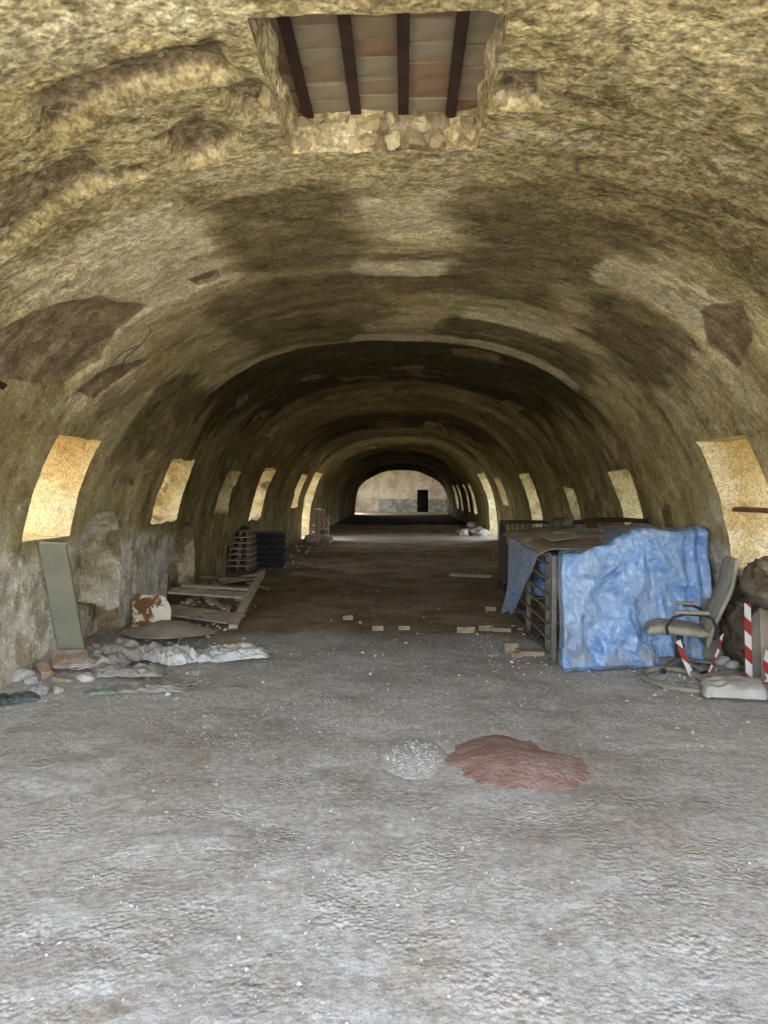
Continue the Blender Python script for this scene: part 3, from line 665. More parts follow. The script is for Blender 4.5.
# ------------------------------------------------------------------ blue tarpaulin over the rack (largest object)
def tarp():
    nu, nv = 150, 130
    u = np.linspace(0, 1, nu)[:, None] * np.ones((1, nv)); v = np.linspace(0, 1, nv)[None, :] * np.ones((nu, 1))
    cw = 0.07                                             # share of columns that wrap round the corner
    t = np.clip((u - cw) / (1 - cw), 0, 1); xf = 1.44 + 1.42 * t
    Ht = np.interp(xf, [1.4, 1.55, 1.8, 2.05, 2.2, 2.5, 2.86], [0.985, 0.99, 1.06, 1.19, 1.235, 1.20, 1.21])
    yf = 6.52 + 0.24 * (xf - 1.44)
    vt = 0.42                                             # top part, then the hanging front
    a = np.clip(v / vt, 0, 1); b = np.clip((v - vt) / (1 - vt), 0, 1)
    xb = np.maximum(xf, 2.15 + 0.35 * (xf - 1.44) / 1.42 * 1.0); xb = 2.15 + 0.70 * t
    yb = 8.55; zb = 1.13 + 0.05 * t
    x = xb * (1 - a) + xf * a; y = yb * (1 - a) + yf * a
    sag = 0.07 * np.sin(np.pi * a) * (1 - 0.4 * t)
    z = zb * (1 - a) + Ht * a - sag
    bz = np.minimum(b / 0.94, 1); sk = np.clip((b - 0.94) / 0.06, 0, 1)
    z = np.where(v > vt, Ht * (1 - bz) + 0.02 * bz, z)
    y = y - np.where(v > vt, 0.10 * bz ** 1.5 + 0.10 * sk, 0)
    wrap = np.clip(1 - u / cw, 0, 1)
    y = y + wrap * 0.20 * (v > vt * 0.6); x = x + 0.0 * wrap
    x = x + (v > vt) * bz * (0.05 * np.sin(t * 3.0) - 0.02)
    # folds: rays from the highest corner, pleats at the far side, general crumple
    px, pz = 2.17, 1.24
    ang = np.arctan2(x - px, np.maximum(pz - z, 0.02) + 0.05); rad = np.hypot(x - px, pz - z)
    fr = (v > vt)
    d = fr * 0.050 * np.minimum(1, rad * 2.2) * (1 - 2 * np.abs(np.sin(ang * 4.2 + 0.9 * fbm(x * 2, z * 2, 0, 2, 301)))) * (0.4 + 0.6 * np.clip(z / 0.6, 0, 1))
    d += 0.028 * np.sin(x * 44 + 2 * z) * sstep(2.52, 2.72, x) * fr
    d += fr * 0.055 * ridge(x * 3.1 + z * 2.6, z * 0.9 - x * 0.5, 0.3, 311) * (0.5 + 0.5 * sstep(0.9, 0.2, z))
    d += fr * 0.030 * ridge(x * 7.5 + z * 1.5, z * 1.6, 0.9, 315, 2) + fr * 0.03 * ridge(x * 2.0 - z * 2.0, z * 5.5 + x * 2.0, 1.9, 317, 2) * sstep(0.6, 0.2, z)
    d += 0.018 * ridge(x * 6, z * 6 + y * 3, y * 2, 321) + 0.008 * ridge(x * 14, z * 14 + y * 6, 0.7, 331, 2)
    dz = (~fr) * (0.05 * ridge(x * 2 + y * 0.9, y * 1.2 - x, 0.6, 341) + 0.02 * ridge(x * 5, y * 3.4, 0.1, 345))
    y = y - np.where(fr, d, d * 0.2) - 0.03 * fr; z = z + dz
    z = np.maximum(z, 0.012 + 0.02 * sk * np.abs(np.sin(t * 31)))
    dust = np.where(fr, 0.30 * sstep(0.35, 0.0, z) + 0.40 * sstep(0.62, 0.85, fbm(x * 3 + z * 2, z * 2 - x, 0.2, 3, 351) + 0.5), 0.85 * np.clip(1 - a, 0, 1) ** 0.4)
    Pm = np.stack([x, y, z], -1).reshape(-1, 3); c = np.array([2.15, 7.2, 0.0])
    gi = np.arange(nu * nv).reshape(nu, nv)
    q = np.stack([gi[:-1, :-1], gi[1:, :-1], gi[1:, 1:], gi[:-1, 1:]], -1).reshape(-1, 4)
    dd = np.clip(dust, 0, 1).reshape(-1, 1)
    o = mesh_np('blue_tarpaulin', Pm - c, q, M_TARP, {'dust': np.concatenate([dd, dd, dd], 1)}); o.location = c
    md = o.modifiers.new('solid', 'SOLIDIFY'); md.thickness = 0.003
    tag(o, 'large wrinkled blue tarpaulin draped over the steel rack down to the floor', 'tarpaulin')
tarp()
def sheet_tarp(name, P, label, cat, dustv=0.3):
    nu, nv = P.shape[:2]; c = np.array([P[..., 0].mean(), P[..., 1].mean(), P[..., 2].min()]); gi = np.arange(nu * nv).reshape(nu, nv)
    q = np.stack([gi[:-1, :-1], gi[1:, :-1], gi[1:, 1:], gi[:-1, 1:]], -1).reshape(-1, 4)
    o = mesh_np(name, P.reshape(-1, 3) - c, q, M_TARP, {'dust': np.full((nu * nv, 3), dustv)}); o.location = c
    md = o.modifiers.new('solid', 'SOLIDIFY'); md.thickness = 0.003
    return tag(o, label, cat)
u, v = np.meshgrid(np.linspace(0, 1, 50), np.linspace(0, 1, 50), indexing='ij')
yy = (7.15 + 2.05 * u) * (1 - v) + (8.85 + 0.38 * u) * v; zz = 1.005 * (1 - v) + (0.05 + 0.06 * np.sin(u * 7)) * v + 0.06 * np.sin(u * np.pi) * v
xx = 1.345 - 0.06 * v + 0.035 * np.sin(u * 13 + v * 2) * v + 0.03 * ridge(u * 3, v * 2, 0.4, 401)
sheet_tarp('plastic_sheet', np.stack([xx, yy, zz], -1), 'pale blue plastic sheet hanging off the far end of the steel rack', 'plastic sheet', 0.56)

# steel rack under the tarpaulin
RK = thing('steel_rack', 'low rack of welded steel tubes with long side rails, half hidden by the blue tarpaulin', 'rack', (2.05, 7.95, 0))
def L(p): return (p[0] - 2.05, p[1] - 7.95, p[2])
for (x, y) in ((1.41, 6.74), (2.70, 6.90), (1.41, 9.15), (2.70, 9.15), (1.41, 7.02), (1.41, 8.1)):
    mb = MB(); mb.box(L((x, y, 0.495)), (0.045, 0.045, 0.99)); mb.build('post', M_STEEL, RK)
for z in (0.05, 0.19, 0.33, 0.47, 0.61, 0.76, 0.90, 0.975):
    mb = MB(); mb.tube([L((1.375, 6.74, z)), L((1.375, 9.15, z))], 0.012, 8); mb.build('rail', M_STEEL, RK)
    mb = MB(); mb.tube([L((2.70, 6.90, z)), L((2.70, 9.15, z))], 0.016, 8); mb.build('rail', M_STEEL, RK)
for z in (0.06, 0.36, 0.66, 0.975):
    for y0, y1 in ((6.74, 6.90), (9.15, 9.15)):
        mb = MB(); mb.tube([L((1.41, y0, z)), L((2.70, y1, z))], 0.017, 8); mb.build('cross_bar', M_STEEL, RK)
for y, z in ((7.4, 0.36), (8.2, 0.36), (7.8, 0.66)):
    mb = MB(); mb.box(L((2.05, y, z + 0.03)), (1.24, 0.28, 0.025)); mb.build('shelf_board', M_WOOD2, RK)
# what lies on and in the rack
u, v = np.meshgrid(np.linspace(0, 1, 40), np.linspace(0, 1, 40), indexing='ij')
X = 1.30 + 0.98 * u + 0.05 * fbm(u * 3, v * 3, 0, 3, 411); Yq = 7.05 + 2.2 * v - 0.25 * u * (1 - v) + 0.06 * fbm(u * 3, v * 3, 4, 3, 412)
Zq = 1.012 + 0.06 * u + 0.03 * v + 0.02 * ridge(u * 2.2, v * 2.2, 0.2, 413) - 0.05 * sstep(0.12, 0.0, u) + 0.03 * sstep(0.48, 0.5, v + 0.1 * u)
one(MB().grid(np.stack([X, Yq, Zq], -1)), 'cardboard_sheet', M_CARD, 'dusty flattened brown cardboard lying on top of the steel rack', 'cardboard', smooth=True, solid=0.008)
mb = MB(); mb.box((0, 0, 0.02), (0.34, 0.26, 0.012), Euler((0.16, -0.12, 0.3)).to_matrix()); mb.box((0.05, 0.16, 0.025), (0.26, 0.14, 0.01), Euler((-0.4, 0.1, 0.3)).to_matrix())
o = mb.build('cardboard_flap', M_CARD, None, (1.68, 7.75, 1.085)); tag(o, 'small torn cardboard piece with a lifted flap, on the flattened cardboard', 'cardboard')
mb = MB(); mb.tube([(2.02, 8.62, 1.21), (2.3, 8.58, 1.245), (2.6, 8.5, 1.25), (2.84, 8.42, 1.235)], 0.028, 8)
one(mb, 'iron_pipe', M_IRON, 'dark rusty pipe lying along the back edge of the tarpaulin', 'pipe', smooth=True)
mb = stone_mb((0.42, 0.3, 0.16), 77, 0.4, 4); o = mb.build('dark_bundle', M_RUG, None, (2.02, 9.2, 1.16), smooth=True, sub=1); tag(o, 'dark brown bundle of cloth behind the cardboard on the rack', 'bundle')
for i, (x, y, z, sz, lb) in enumerate(((1.62, 7.55, 0.80, (0.34, 0.42, 0.32), 'pale blue stuffed plastic bag under the cardboard inside the rack'), (1.66, 8.35, 0.49, (0.36, 0.5, 0.26), 'dark blue plastic bag on the lower shelf inside the rack'))):
    nu = 30; uu, vv = np.meshgrid(np.linspace(0, np.pi, nu), np.linspace(0, 2 * np.pi, nu), indexing='ij')
    rr = 1 + 0.22 * ridge(np.sin(uu) * np.cos(vv) * 2, np.sin(uu) * np.sin(vv) * 2, np.cos(uu) * 2, 420 + i)
    P_ = np.stack([np.sin(uu) * np.cos(vv) * sz[0] / 2 * rr, np.sin(uu) * np.sin(vv) * sz[1] / 2 * rr, np.cos(uu) * sz[2] / 2 * rr], -1)
    c = np.array([x, y, z]); o = sheet_tarp('plastic_bag', P_ + c, lb, 'bag', 0.25 + 0.1 * i)
    o.modifiers.clear()

# wire roll cage further back
CG = thing('roll_cage', 'dark wire roll cage on castors standing behind the steel rack', 'cage', (1.98, 11.75, 0))
for x in (-0.36, 0.36):
    for y in (-0.3, 0.3):
        mb = MB(); mb.tube([(x, y, 0.10), (x, y, 1.08)], 0.016, 8); mb.build('post', M_DARKSTEEL, CG)
        mb = MB(); mb.tube([(x - 0.02, y, 0.055), (x + 0.02, y, 0.055)], 0.055, 12); o = mb.build('castor', M_BLACK, CG)
mb = MB(); mb.box((0, 0, 0.13), (0.76, 0.64, 0.03)); mb.build('base', M_DARKSTEEL, CG)
mb = MB(); mb.tube([(-0.36, -0.3, 1.08), (0.36, -0.3, 1.08), (0.36, 0.3, 1.08), (-0.36, 0.3, 1.08)], 0.018, 8, True); mb.build('top_rim', M_DARKSTEEL, CG)
for nm, pts in (('front', [(-0.36, -0.3), (0.36, -0.3)]), ('side', [(-0.36, -0.3), (-0.36, 0.3)]), ('back', [(-0.36, 0.3), (0.36, 0.3)])):
    mb = MB(); a, b = Vector((*pts[0], 0)), Vector((*pts[1], 0))
    for k in range(1, 9):
        p = a.lerp(b, k / 9); mb.tube([p + Vector((0, 0, 0.14)), p + Vector((0, 0, 1.07))], 0.005, 5)
    for k in range(9):
        z = 0.22 + k * 0.1; mb.tube([a + Vector((0, 0, z)), b + Vector((0, 0, z))], 0.005, 5)
    mb.build('wire_mesh_panel', M_DARKSTEEL, CG)

# ------------------------------------------------------------------ office chair
CH = thing('office_chair', 'broken dusty office chair with a high curved backrest beside the tarpaulin', 'chair', (2.48, 6.48, 0), math.radians(-12))
def slab_path(path, w, thick, nw=9):
    """cushion swept along an (x,z) path, width along y, rounded rim"""
    n = len(path); mb = MB(); rows = []
    for i, (x, z) in enumerate(path):
        a = Vector(path[max(i - 1, 0)]); b = Vector(path[min(i + 1, n - 1)]); t_ = (b - a).normalized(); nx, nz = -t_.y, t_.x
        e = min(1, min(i, n - 1 - i) / 2 + 0.45); row = []
        ring = []
        for k in range(16):
            q = 2 * math.pi * k / 16; cy, cs = math.cos(q), math.sin(q)
            yy_ = math.copysign(abs(cy) ** 0.35, cy) * w / 2 * (0.86 + 0.14 * e); tt = math.copysign(abs(cs) ** 0.6, cs) * thick / 2 * e
            ring.append((x + nx * tt, yy_, z + nz * tt))
        rows.append(ring)
    vs_ = [p for r_ in rows for p in r_]
    fs = [(i * 16 + k, i * 16 + (k + 1) % 16, (i + 1) * 16 + (k + 1) % 16, (i + 1) * 16 + k) for i in range(n - 1) for k in range(16)]
    fs += [tuple(range(15, -1, -1)), tuple((n - 1) * 16 + k for k in range(16))]
    return mb.add(vs_, fs)
slab_path([(-0.29, 0.335), (-0.27, 0.365), (-0.18, 0.385), (0.0, 0.37), (0.14, 0.355), (0.22, 0.35)], 0.46, 0.085).build('seat', M_VINYL, CH, smooth=True)
bp = [(0.20, 0.24), (0.215, 0.33), (0.25, 0.45), (0.30, 0.57), (0.35, 0.68), (0.385, 0.79), (0.40, 0.90), (0.415, 0.98), (0.425, 1.01)]
bk = slab_path(bp, 0.42, 0.065).build('backrest', M_VINYL, CH, smooth=True)
for sgn in (-1, 1): MB().tube([(x - 0.02, sgn * 0.205, z) for x, z in bp[1:-1]], 0.008, 6).build('piping', M_GREYCLOTH, bk, smooth=True)
for sgn in (-1, 1):
    mb = MB(); mb.tube([(-0.14, sgn * 0.25, 0.35), (-0.15, sgn * 0.27, 0.42), (-0.10, sgn * 0.27, 0.50), (0.0, sgn * 0.27, 0.535), (0.15, sgn * 0.27, 0.53), (0.22, sgn * 0.27, 0.50), (0.25, sgn * 0.26, 0.42), (0.24, sgn * 0.24, 0.32)], 0.013, 8)
    ar = mb.build('armrest', M_BLACK, CH, smooth=True)
    mb = MB(); mb.box((0.05, sgn * 0.27, 0.552), (0.28, 0.055, 0.03)); mb.build('arm_pad', M_VINYL, ar, bevel=0.01)
mb = MB(); mb.tube([(0, 0, 0.06), (0, 0, 0.34)], 0.028, 12); mb.tube([(0, 0, 0.10), (0, 0, 0.22)], 0.040, 12); mb.build('gas_column', M_BLACK, CH, smooth=False)
for k in range(5):
    q = k * 2 * math.pi / 5 + 0.3; d = Vector((math.cos(q), math.sin(q), 0)); mb = MB()
    mb.beam(d * 0.02 + Vector((0, 0, 0.085)), d * 0.29 + Vector((0, 0, 0.05)), 0.045, 0.03)
    lg = mb.build('base_leg', M_GREYCLOTH, CH, bevel=0.006)
    mb = MB(); c = d * 0.285; n_ = Vector((-d.y, d.x, 0)); mb.tube([c + n_ * -0.02 + Vector((0, 0, 0.026)), c + n_ * 0.02 + Vector((0, 0, 0.026))], 0.026, 12); mb.build('castor', M_BLACK, lg)
# red and white tape
def tape(path, w, label, wd=(1, 0, 0)):
    W = Vector(wd).normalized() * w / 2; mb = MB(); vs_ = []
    for p in path: vs_ += [Vector(p) - W, Vector(p) + W]
    mb.add(vs_, [(2 * i, 2 * i + 1, 2 * i + 3, 2 * i + 2) for i in range(len(path) - 1)])
    one(mb, 'barrier_tape', M_TAPE, label, 'tape', 'red and white tape', solid=0.001)
tape([(2.36, 6.20, 0.31), (2.38, 6.17, 0.22), (2.42, 6.14, 0.10), (2.45, 6.12, 0.02)], 0.045, 'red and white tape hanging from the front of the office chair seat', (1, 0.2, 0.4))
tape([(2.74, 6.22, 0.36), (2.70, 6.19, 0.24), (2.62, 6.14, 0.10), (2.55, 6.08, 0.025), (2.50, 6.05, 0.02)], 0.042, 'red and white tape trailing from the office chair armrest to the floor', (0.6, 0.2, 0.4))
tape([(2.86, 6.03, 0.66), (2.862, 6.02, 0.45), (2.865, 6.01, 0.25), (2.87, 6.0, 0.05)], 0.055, 'straight red and white tape hanging down beside the wooden headboard', (1, 0, 0))
tape([(2.99, 5.93, 0.30), (2.96, 5.91, 0.18), (2.98, 5.88, 0.08), (2.92, 5.85, 0.04), (2.86, 5.83, 0.035)], 0.06, 'crumpled red and white tape on the floor against the wooden headboard', (1, 0.1, 0.3))

# ------------------------------------------------------------------ heap at the right wall
WP = thing('wooden_headboard', 'rounded old wooden headboard of upright boards leaning below the near window', 'headboard', (3.085, 6.06, 0), 0, rot=(math.radians(-5), 0, 0))
hh = [0.52, 0.60, 0.62, 0.57]
wcol = [M_GREYCLOTH, M_WOOD, M_WOOD, M_WOOD]
for k in range(4):
    x0 = -0.19 + k * 0.098; tops = [0.50, 0.60, 0.645, 0.62, 0.54]
    mb = MB(); mb.prism([(x0, 0.0), (x0 + 0.094, 0.0), (x0 + 0.094, tops[k + 1]), (x0 + 0.05, (tops[k] + tops[k + 1]) / 2 + 0.012), (x0, tops[k])], -0.02, 0.02 + 0.004 * (k % 2), 'y')
    mb.build('board', wcol[k], WP, bevel=0.004)
def lump(name, c, size, seed, mat, label, cat, amp=0.28, n=44, fr=2.0):
    uu, vv = np.meshgrid(np.linspace(0, np.pi, n), np.linspace(0, 2 * np.pi, n), indexing='ij')
    a, b, e = np.sin(uu) * np.cos(vv), np.sin(uu) * np.sin(vv), np.cos(uu)
    rr = 1 + amp * ridge(a * fr, b * fr, e * fr, seed, 4)
    P_ = np.stack([a * size[0] / 2 * rr, b * size[1] / 2 * rr, np.maximum(e * size[2] / 2 * rr + size[2] / 2, 0)], -1)
    mb = MB().grid(P_); o = mb.build(name, mat, None, c, smooth=True); return tag(o, label, cat)
lump('brown_blanket', (3.08, 6.0, 0.62), (0.46, 0.46, 0.40), 501, M_RUG, 'dark brown crumpled blanket heaped on the pile below the near window', 'blanket', 0.30)
lump('rag_heap', (3.16, 6.56, 0.0), (0.46, 0.56, 0.62), 511, M_RUG, 'dark heap of old rags behind the wooden headboard', 'rags', 0.20)
mb = MB(); mb.tube([(2.90 + 0.02 * math.sin(k), 6.02 + 0.01 * k, 0.66 + 0.085 * math.sin(k * math.pi / 8) - 0.02 * k * 0.3) if k < 5 else (2.95 + 0.06 * (k - 4), 6.07, 0.74 - 0.035 * (k - 4) ** 1.3) for k in range(9)], 0.032, 10)
one(mb, 'rubber_hose', M_GREYCLOTH, 'thick grey hose arching over the top of the wooden headboard', 'hose', smooth=True)
mb = MB()
for k in range(1): pass
n = 26; uu, vv = np.meshgrid(np.linspace(0, 1, 30), np.linspace(0, 2 * np.pi, n), indexing='ij')
rr = (0.085 + 0.03 * uu) * (1 + 0.25 * ridge(np.cos(vv) * 1.5, np.sin(vv) * 1.5, uu * 1.2, 521))
P_ = np.stack([np.cos(vv) * rr + 2.84 + 0.05 * uu, np.sin(vv) * rr + 6.78, 0.60 * (1 - uu) + 0.0], -1)
one(MB().grid(P_), 'grey_curtain', M_GREYCLOTH, 'grey cloth hanging in folds between office chair and wooden headboard', 'cloth', smooth=True)
mb = MB(); pts = [(2.243 + 0.235 * math.cos(q), 5.975 + 0.34 * math.sin(q), 0.035 + 0.012 * math.sin(q * 2)) for q in [2 * math.pi * k / 40 for k in range(40)]]
mb.tube(pts, 0.022, 8, True); one(mb, 'hose_ring', M_RUBBER, 'ring of dusty hose lying on the floor in front of the office chair', 'hose', smooth=True)
mb = MB(); mb.tube([(2.46, 6.04, 0.03), (2.62, 6.10, 0.035), (2.78, 6.22, 0.03), (2.92, 6.24, 0.04)], 0.026, 8); one(mb, 'hose_end', M_RUBBER, 'straight length of dusty hose behind the pale sack', 'hose', smooth=True)
u, v = np.meshgrid(np.linspace(-1, 1, 30), np.linspace(-1, 1, 30), indexing='ij')
e = (1 - np.abs(u) ** 8) * (1 - np.abs(v) ** 8)
top = np.stack([u * 0.23 + 0.06 * v + 0.02 * fbm(v * 3, u * 3, 2, 3, 533), v * 0.24 + 0.02 * fbm(u * 3, v * 3, 5, 3, 534), 0.01 + 0.07 * e ** 0.4 + 0.03 * ridge(u * 1.7, v * 1.7, 0, 531) * e], -1)
bot = top.copy(); bot[..., 2] = 0.0
mb = MB().grid(top).grid(bot[::-1]); o = mb.build('cement_sack', M_SACK, None, (2.60, 5.68, 0.02), smooth=True); o.rotation_euler = (0, 0, -0.12)
tag(o, 'flat pale grey cement sack on the floor below the wooden headboard', 'sack')
mb = MB(); mb.box((2.80, 5.46, 0.03), (0.16, 0.05, 0.018), Euler((0, 0, 0.25)).to_matrix(), 0.006); one(mb, 'blue_scrap', M_BLUE, 'bright blue plastic scrap at the corner of the pale sack', 'scrap')
mb = MB(); mb.tube([vpt(LT - 1.42, 5.45, -0.08)[0], vpt(LT - 1.42, 6.02, -0.10)[0], vpt(LT - 1.42, 6.55, -0.08)[0]], 0.022, 8); one(mb, 'iron_bar', simple('rust_red', (0.16, 0.08, 0.045), (0.26, 0.14, 0.08), 12), 'rusty iron bar across the near window beside the tarpaulin', 'bar', smooth=True)
for i, (px, py, sz) in enumerate(((722, 668, 0.12), (733, 672, 0.10), (716, 660, 0.13), (752, 690, 0.06))):
    p = G(px, py); mb = stone_mb((sz * 1.3, sz, sz * 0.8), 540 + i); o = mb.build('rubble_stone', M_STONE, None, (p.x, p.y, sz * 0.25 + zf(p.x, p.y)))
    tag(o, ('grey stone between office chair and hanging grey cloth', 'small grey stone at the foot of the wooden headboard', 'angular grey stone behind the office chair base', 'tiny stone right of the pale sack')[i], 'stone', 'stones by the office chair')

# ------------------------------------------------------------------ left side: board, rubble, sheets, gate
mb = MB(); mb.beam((-3.03, 6.52, 0.02), (-2.985, 6.05, 1.15), 0.235, 0.035, (0, -1, 0.4)); one(mb, 'leaning_board', M_BOARD, 'smooth grey green board leaning upright below the near window', 'board', bevel=0.003)
r = random.Random(3)
def piece(name, px, py, dims, rz, mat, label, cat, group, tilt=(0, 0), zo=0.0, jit=0.012):
    p = G(px, py); mb = MB().box((0, 0, dims[2] / 2), dims, jit=jit); o = mb.build(name, mat, None, (p.x, p.y, zf(p.x, p.y) + zo), bevel=min(dims) * 0.08); o.rotation_euler = (tilt[0], tilt[1], rz)
    return tag(o, label, cat, group)
RG = 'rubble at the foot of the board'
piece('terracotta_slab', 70, 672, (0.30, 0.26, 0.045), 0.5, M_TERRA, 'large broken terracotta slab at the foot of the leaning board', 'tile', RG, (0.26, 0.06), 0.06)
piece('terracotta_tile', 42, 665, (0.14, 0.11, 0.03), 0.9, M_TERRA, 'pale triangular tile fragment beside the leaning board', 'tile', RG, (0.55, 0.2), 0.06)
piece('brick_fragment', 46, 679, (0.19, 0.10, 0.06), -0.9, M_TERRA, 'orange brick fragment tilted in front of the terracotta slab', 'brick', RG, (0.25, 0.2), 0.02)
piece('brick_fragment', 58, 684, (0.10, 0.08, 0.045), 0.4, M_BRICK, 'small brown brick fragment under the terracotta slab', 'brick', RG, (0.1, 0.3), 0.0)
for i, (px, py, d, lb) in enumerate(((22, 684, 0.15, 'pale angular rubble stone against the wall beside the orange brick'), (33, 687, 0.12, 'whitish rubble stone next to the orange brick'), (10, 676, 0.13, 'grey rubble stone at the wall by the frame edge'), (58, 694, 0.09, 'flat grey stone in front of the brick fragments'), (40, 697, 0.13, 'flat mortar block lying beside the dark teal plastic'), (86, 683, 0.11, 'grey chunk of mortar right of the terracotta slab'), (26, 668, 0.11, 'grey stone behind the triangular tile fragment'))):
    p = G(px, py); o = stone_mb((d * 1.4, d, d * 0.7), 560 + i).build('rubble_stone', M_STONE, None, (p.x, p.y, zf(p.x, p.y) + d * 0.22)); o.rotation_euler = (0, 0, r.uniform(0, 3)); tag(o, lb, 'stone', RG)
p = G(10, 703); one(crumpled(p.x, p.y, 0.40, 0.22, 0.5, 0.035, 571), 'teal_plastic', M_TEAL, 'dark teal plastic scrap at the wall in the near corner', 'plastic', smooth=True, solid=0.003)
p = G(101, 695); one(crumpled(p.x, p.y, 0.26, 0.10, 0.25, 0.02, 572, 24, 16), 'green_plastic', M_GREEN, 'thin green plastic strip among the pale chips', 'plastic', smooth=True, solid=0.003)
for i, (px, py, w, d, rz, h, lb) in enumerate(((96, 668, 0.62, 0.46, 0.3, 0.09, 'dusty grey plastic sheet crumpled beside the leaning board'), (122, 657, 0.72, 0.50, -0.2, 0.10, 'dusty grey plastic sheet spread below the arched niche'), (128, 676, 0.62, 0.38, 0.2, 0.07, 'grey crumpled sheet just before the white plastic bag'), (150, 690, 0.58, 0.30, 0.1, 0.03, 'flat grey sheet, nearest of the sheets on the floor'))):
    p = G(px, py); one(crumpled(p.x, p.y, w, d, rz, h, 580 + i), 'plastic_sheet', M_GREYSHEET, lb, 'plastic sheet', 'grey sheets below the niche', smooth=True, solid=0.003)
p = G(174, 661); one(crumpled(p.x, p.y, 0.40, 0.44, 0.9, 0.10, 591, fold=4), 'plastic_bag', M_WHITEBAG, 'white crumpled plastic bag nearest the grey sheets', 'bag', smooth=True, solid=0.003)
p = G(233, 658); one(crumpled(p.x, p.y, 0.72, 0.36, 0.15, 0.07, 593, fold=3.5), 'plastic_bag', M_WHITEBAG, 'white flattened plastic bag farthest out on the floor', 'bag', smooth=True, solid=0.003)
p = G(236, 655); one(crumpled(p.x, p.y + 0.05, 0.34, 0.13, 0.35, 0.045, 594, 24, 16, 0.05), 'paper_scrap', M_CREAM, 'cream paper lying on the flattened white bag', 'paper', smooth=True, solid=0.002)
# bent sheet of enamelled metal
u, v = np.meshgrid(np.linspace(0, 1, 40), np.linspace(0, 1, 24), indexing='ij')
x = -3.04 + 1.02 * u; wv = 0.52 * (1 - 0.75 * np.clip((u - 0.55) / 0.45, 0, 1) ** 1.3) * (1 - 0.3 * sstep(0.25, 0, u)); y = 7.95 - wv * v - 0.15 * u
z = 0.06 + 0.10 * sstep(0.05, 0.4, u) * (1 - sstep(0.55, 1.0, u)) * (1 - v) ** 0.8 + 0.03 * np.sin(np.pi * v) * (1 - u) + 0.012 * fbm(u * 3, v * 2, 0, 2, 601)
fv = np.stack([x, y, z], -1)
BM_ = thing('bent_metal_panel', 'bent metal panel with a rusty cream upright end lying by the wall', 'metal panel', (-2.5, 7.8, 0))
mb = MB().grid(fv - np.array([2.5 * -1, 7.8, 0])); mb.build('dusty_flange', M_DUSTMETAL, BM_, smooth=True, solid=0.008)
u, v = np.meshgrid(np.linspace(0, 1, 30), np.linspace(0, 1, 20), indexing='ij')
hgt = 0.36 * np.sqrt(np.clip(1 - np.clip((u - 0.72) / 0.28, 0, 1) ** 2 * 0.75, 0, 1)) * (1 - 0.25 * np.clip((0.12 - u) / 0.12, 0, 1) ** 2); x = -3.05 + 0.44 * u; y = 7.97 + 0.05 * v - 0.02 * np.sin(u * 3); z = 0.06 + hgt * v + 0.03 * (1 - sstep(0, 0.3, u)) * v
MB().grid(np.stack([x + 2.5, y - 7.8, z], -1)).build('upright_end', M_ENAMEL, BM_, smooth=True, solid=0.008)
# old wooden gate lying over rubble
WG = thing('wooden_gate', 'weathered plank gate lying tilted on rubble against the wall', 'gate', (-2.5, 9.3, 0))
def Lg(p): return (p[0] + 2.5, p[1] - 9.3, p[2])
def plank(name, a, b, w, h, mat=M_WOOD, up=(0, -0.15, 1)):
    mb = MB(); mb.beam(Lg(a), Lg(b), w, h, up, 0.004); mb.build(name, mat, WG)
plank('end_rail', (-1.93, 8.1, 0.045), (-2.12, 10.75, 0.36), 0.10, 0.05)
plank('plank', (-3.12, 9.02, 0.10), (-1.97, 8.42, 0.075), 0.34, 0.028)
plank('plank', (-3.10, 9.50, 0.26), (-2.02, 9.42, 0.20), 0.20, 0.028)
plank('plank', (-3.06, 9.9, 0.28), (-2.06, 9.78, 0.24), 0.10, 0.028)
plank('plank', (-2.98, 10.5, 0.33), (-2.10, 10.35, 0.315), 0.07, 0.03, M_WOOD2)
plank('brace', (-2.65, 9.55, 0.20), (-2.22, 8.85, 0.12), 0.05, 0.025)
plank('brace', (-2.75, 10.5, 0.30), (-2.40, 9.6, 0.21), 0.04, 0.02, M_WOOD2)
for i, (a, b, w, lb) in enumerate((((-2.98, 11.3, 0.16), (-2.25, 10.95, 0.30), 0.05, 'thin pale stick lying across the far end of the gate'), ((-3.05, 10.7, 0.12), (-2.75, 12.2, 0.10), 0.12, 'short broken plank lying between gate and niche'), ((-2.6, 11.9, 0.06), (-2.1, 11.2, 0.05), 0.04, 'thin stick on the floor before the black trays'), ((-3.1, 11.8, 0.05), (-2.5, 12.6, 0.06), 0.16, 'broad grey plank on the floor before the slat stack'))):
    mb = MB(); mb.beam(a, b, w, 0.03, jit=0.004); one(mb, 'loose_plank', M_WOOD, lb, 'plank', 'loose wood behind the gate')
t = thing('rubble_heap', 'loose pale rubble lying under the wooden gate', 'rubble', (-2.7, 9.6, 0))
for i in range(22):
    x = r.uniform(-3.1, -2.3); y = r.uniform(8.9, 10.5); d = r.uniform(0.05, 0.14)
    o = stone_mb((d * 1.3, d, d * 0.8), 620 + i).build('stone', M_STONE if i % 3 else M_BRICK, t, (x + 2.7, y - 9.6, zf(x, y) + 0.02)); o.rotation_euler = (0, 0, r.uniform(0, 3))
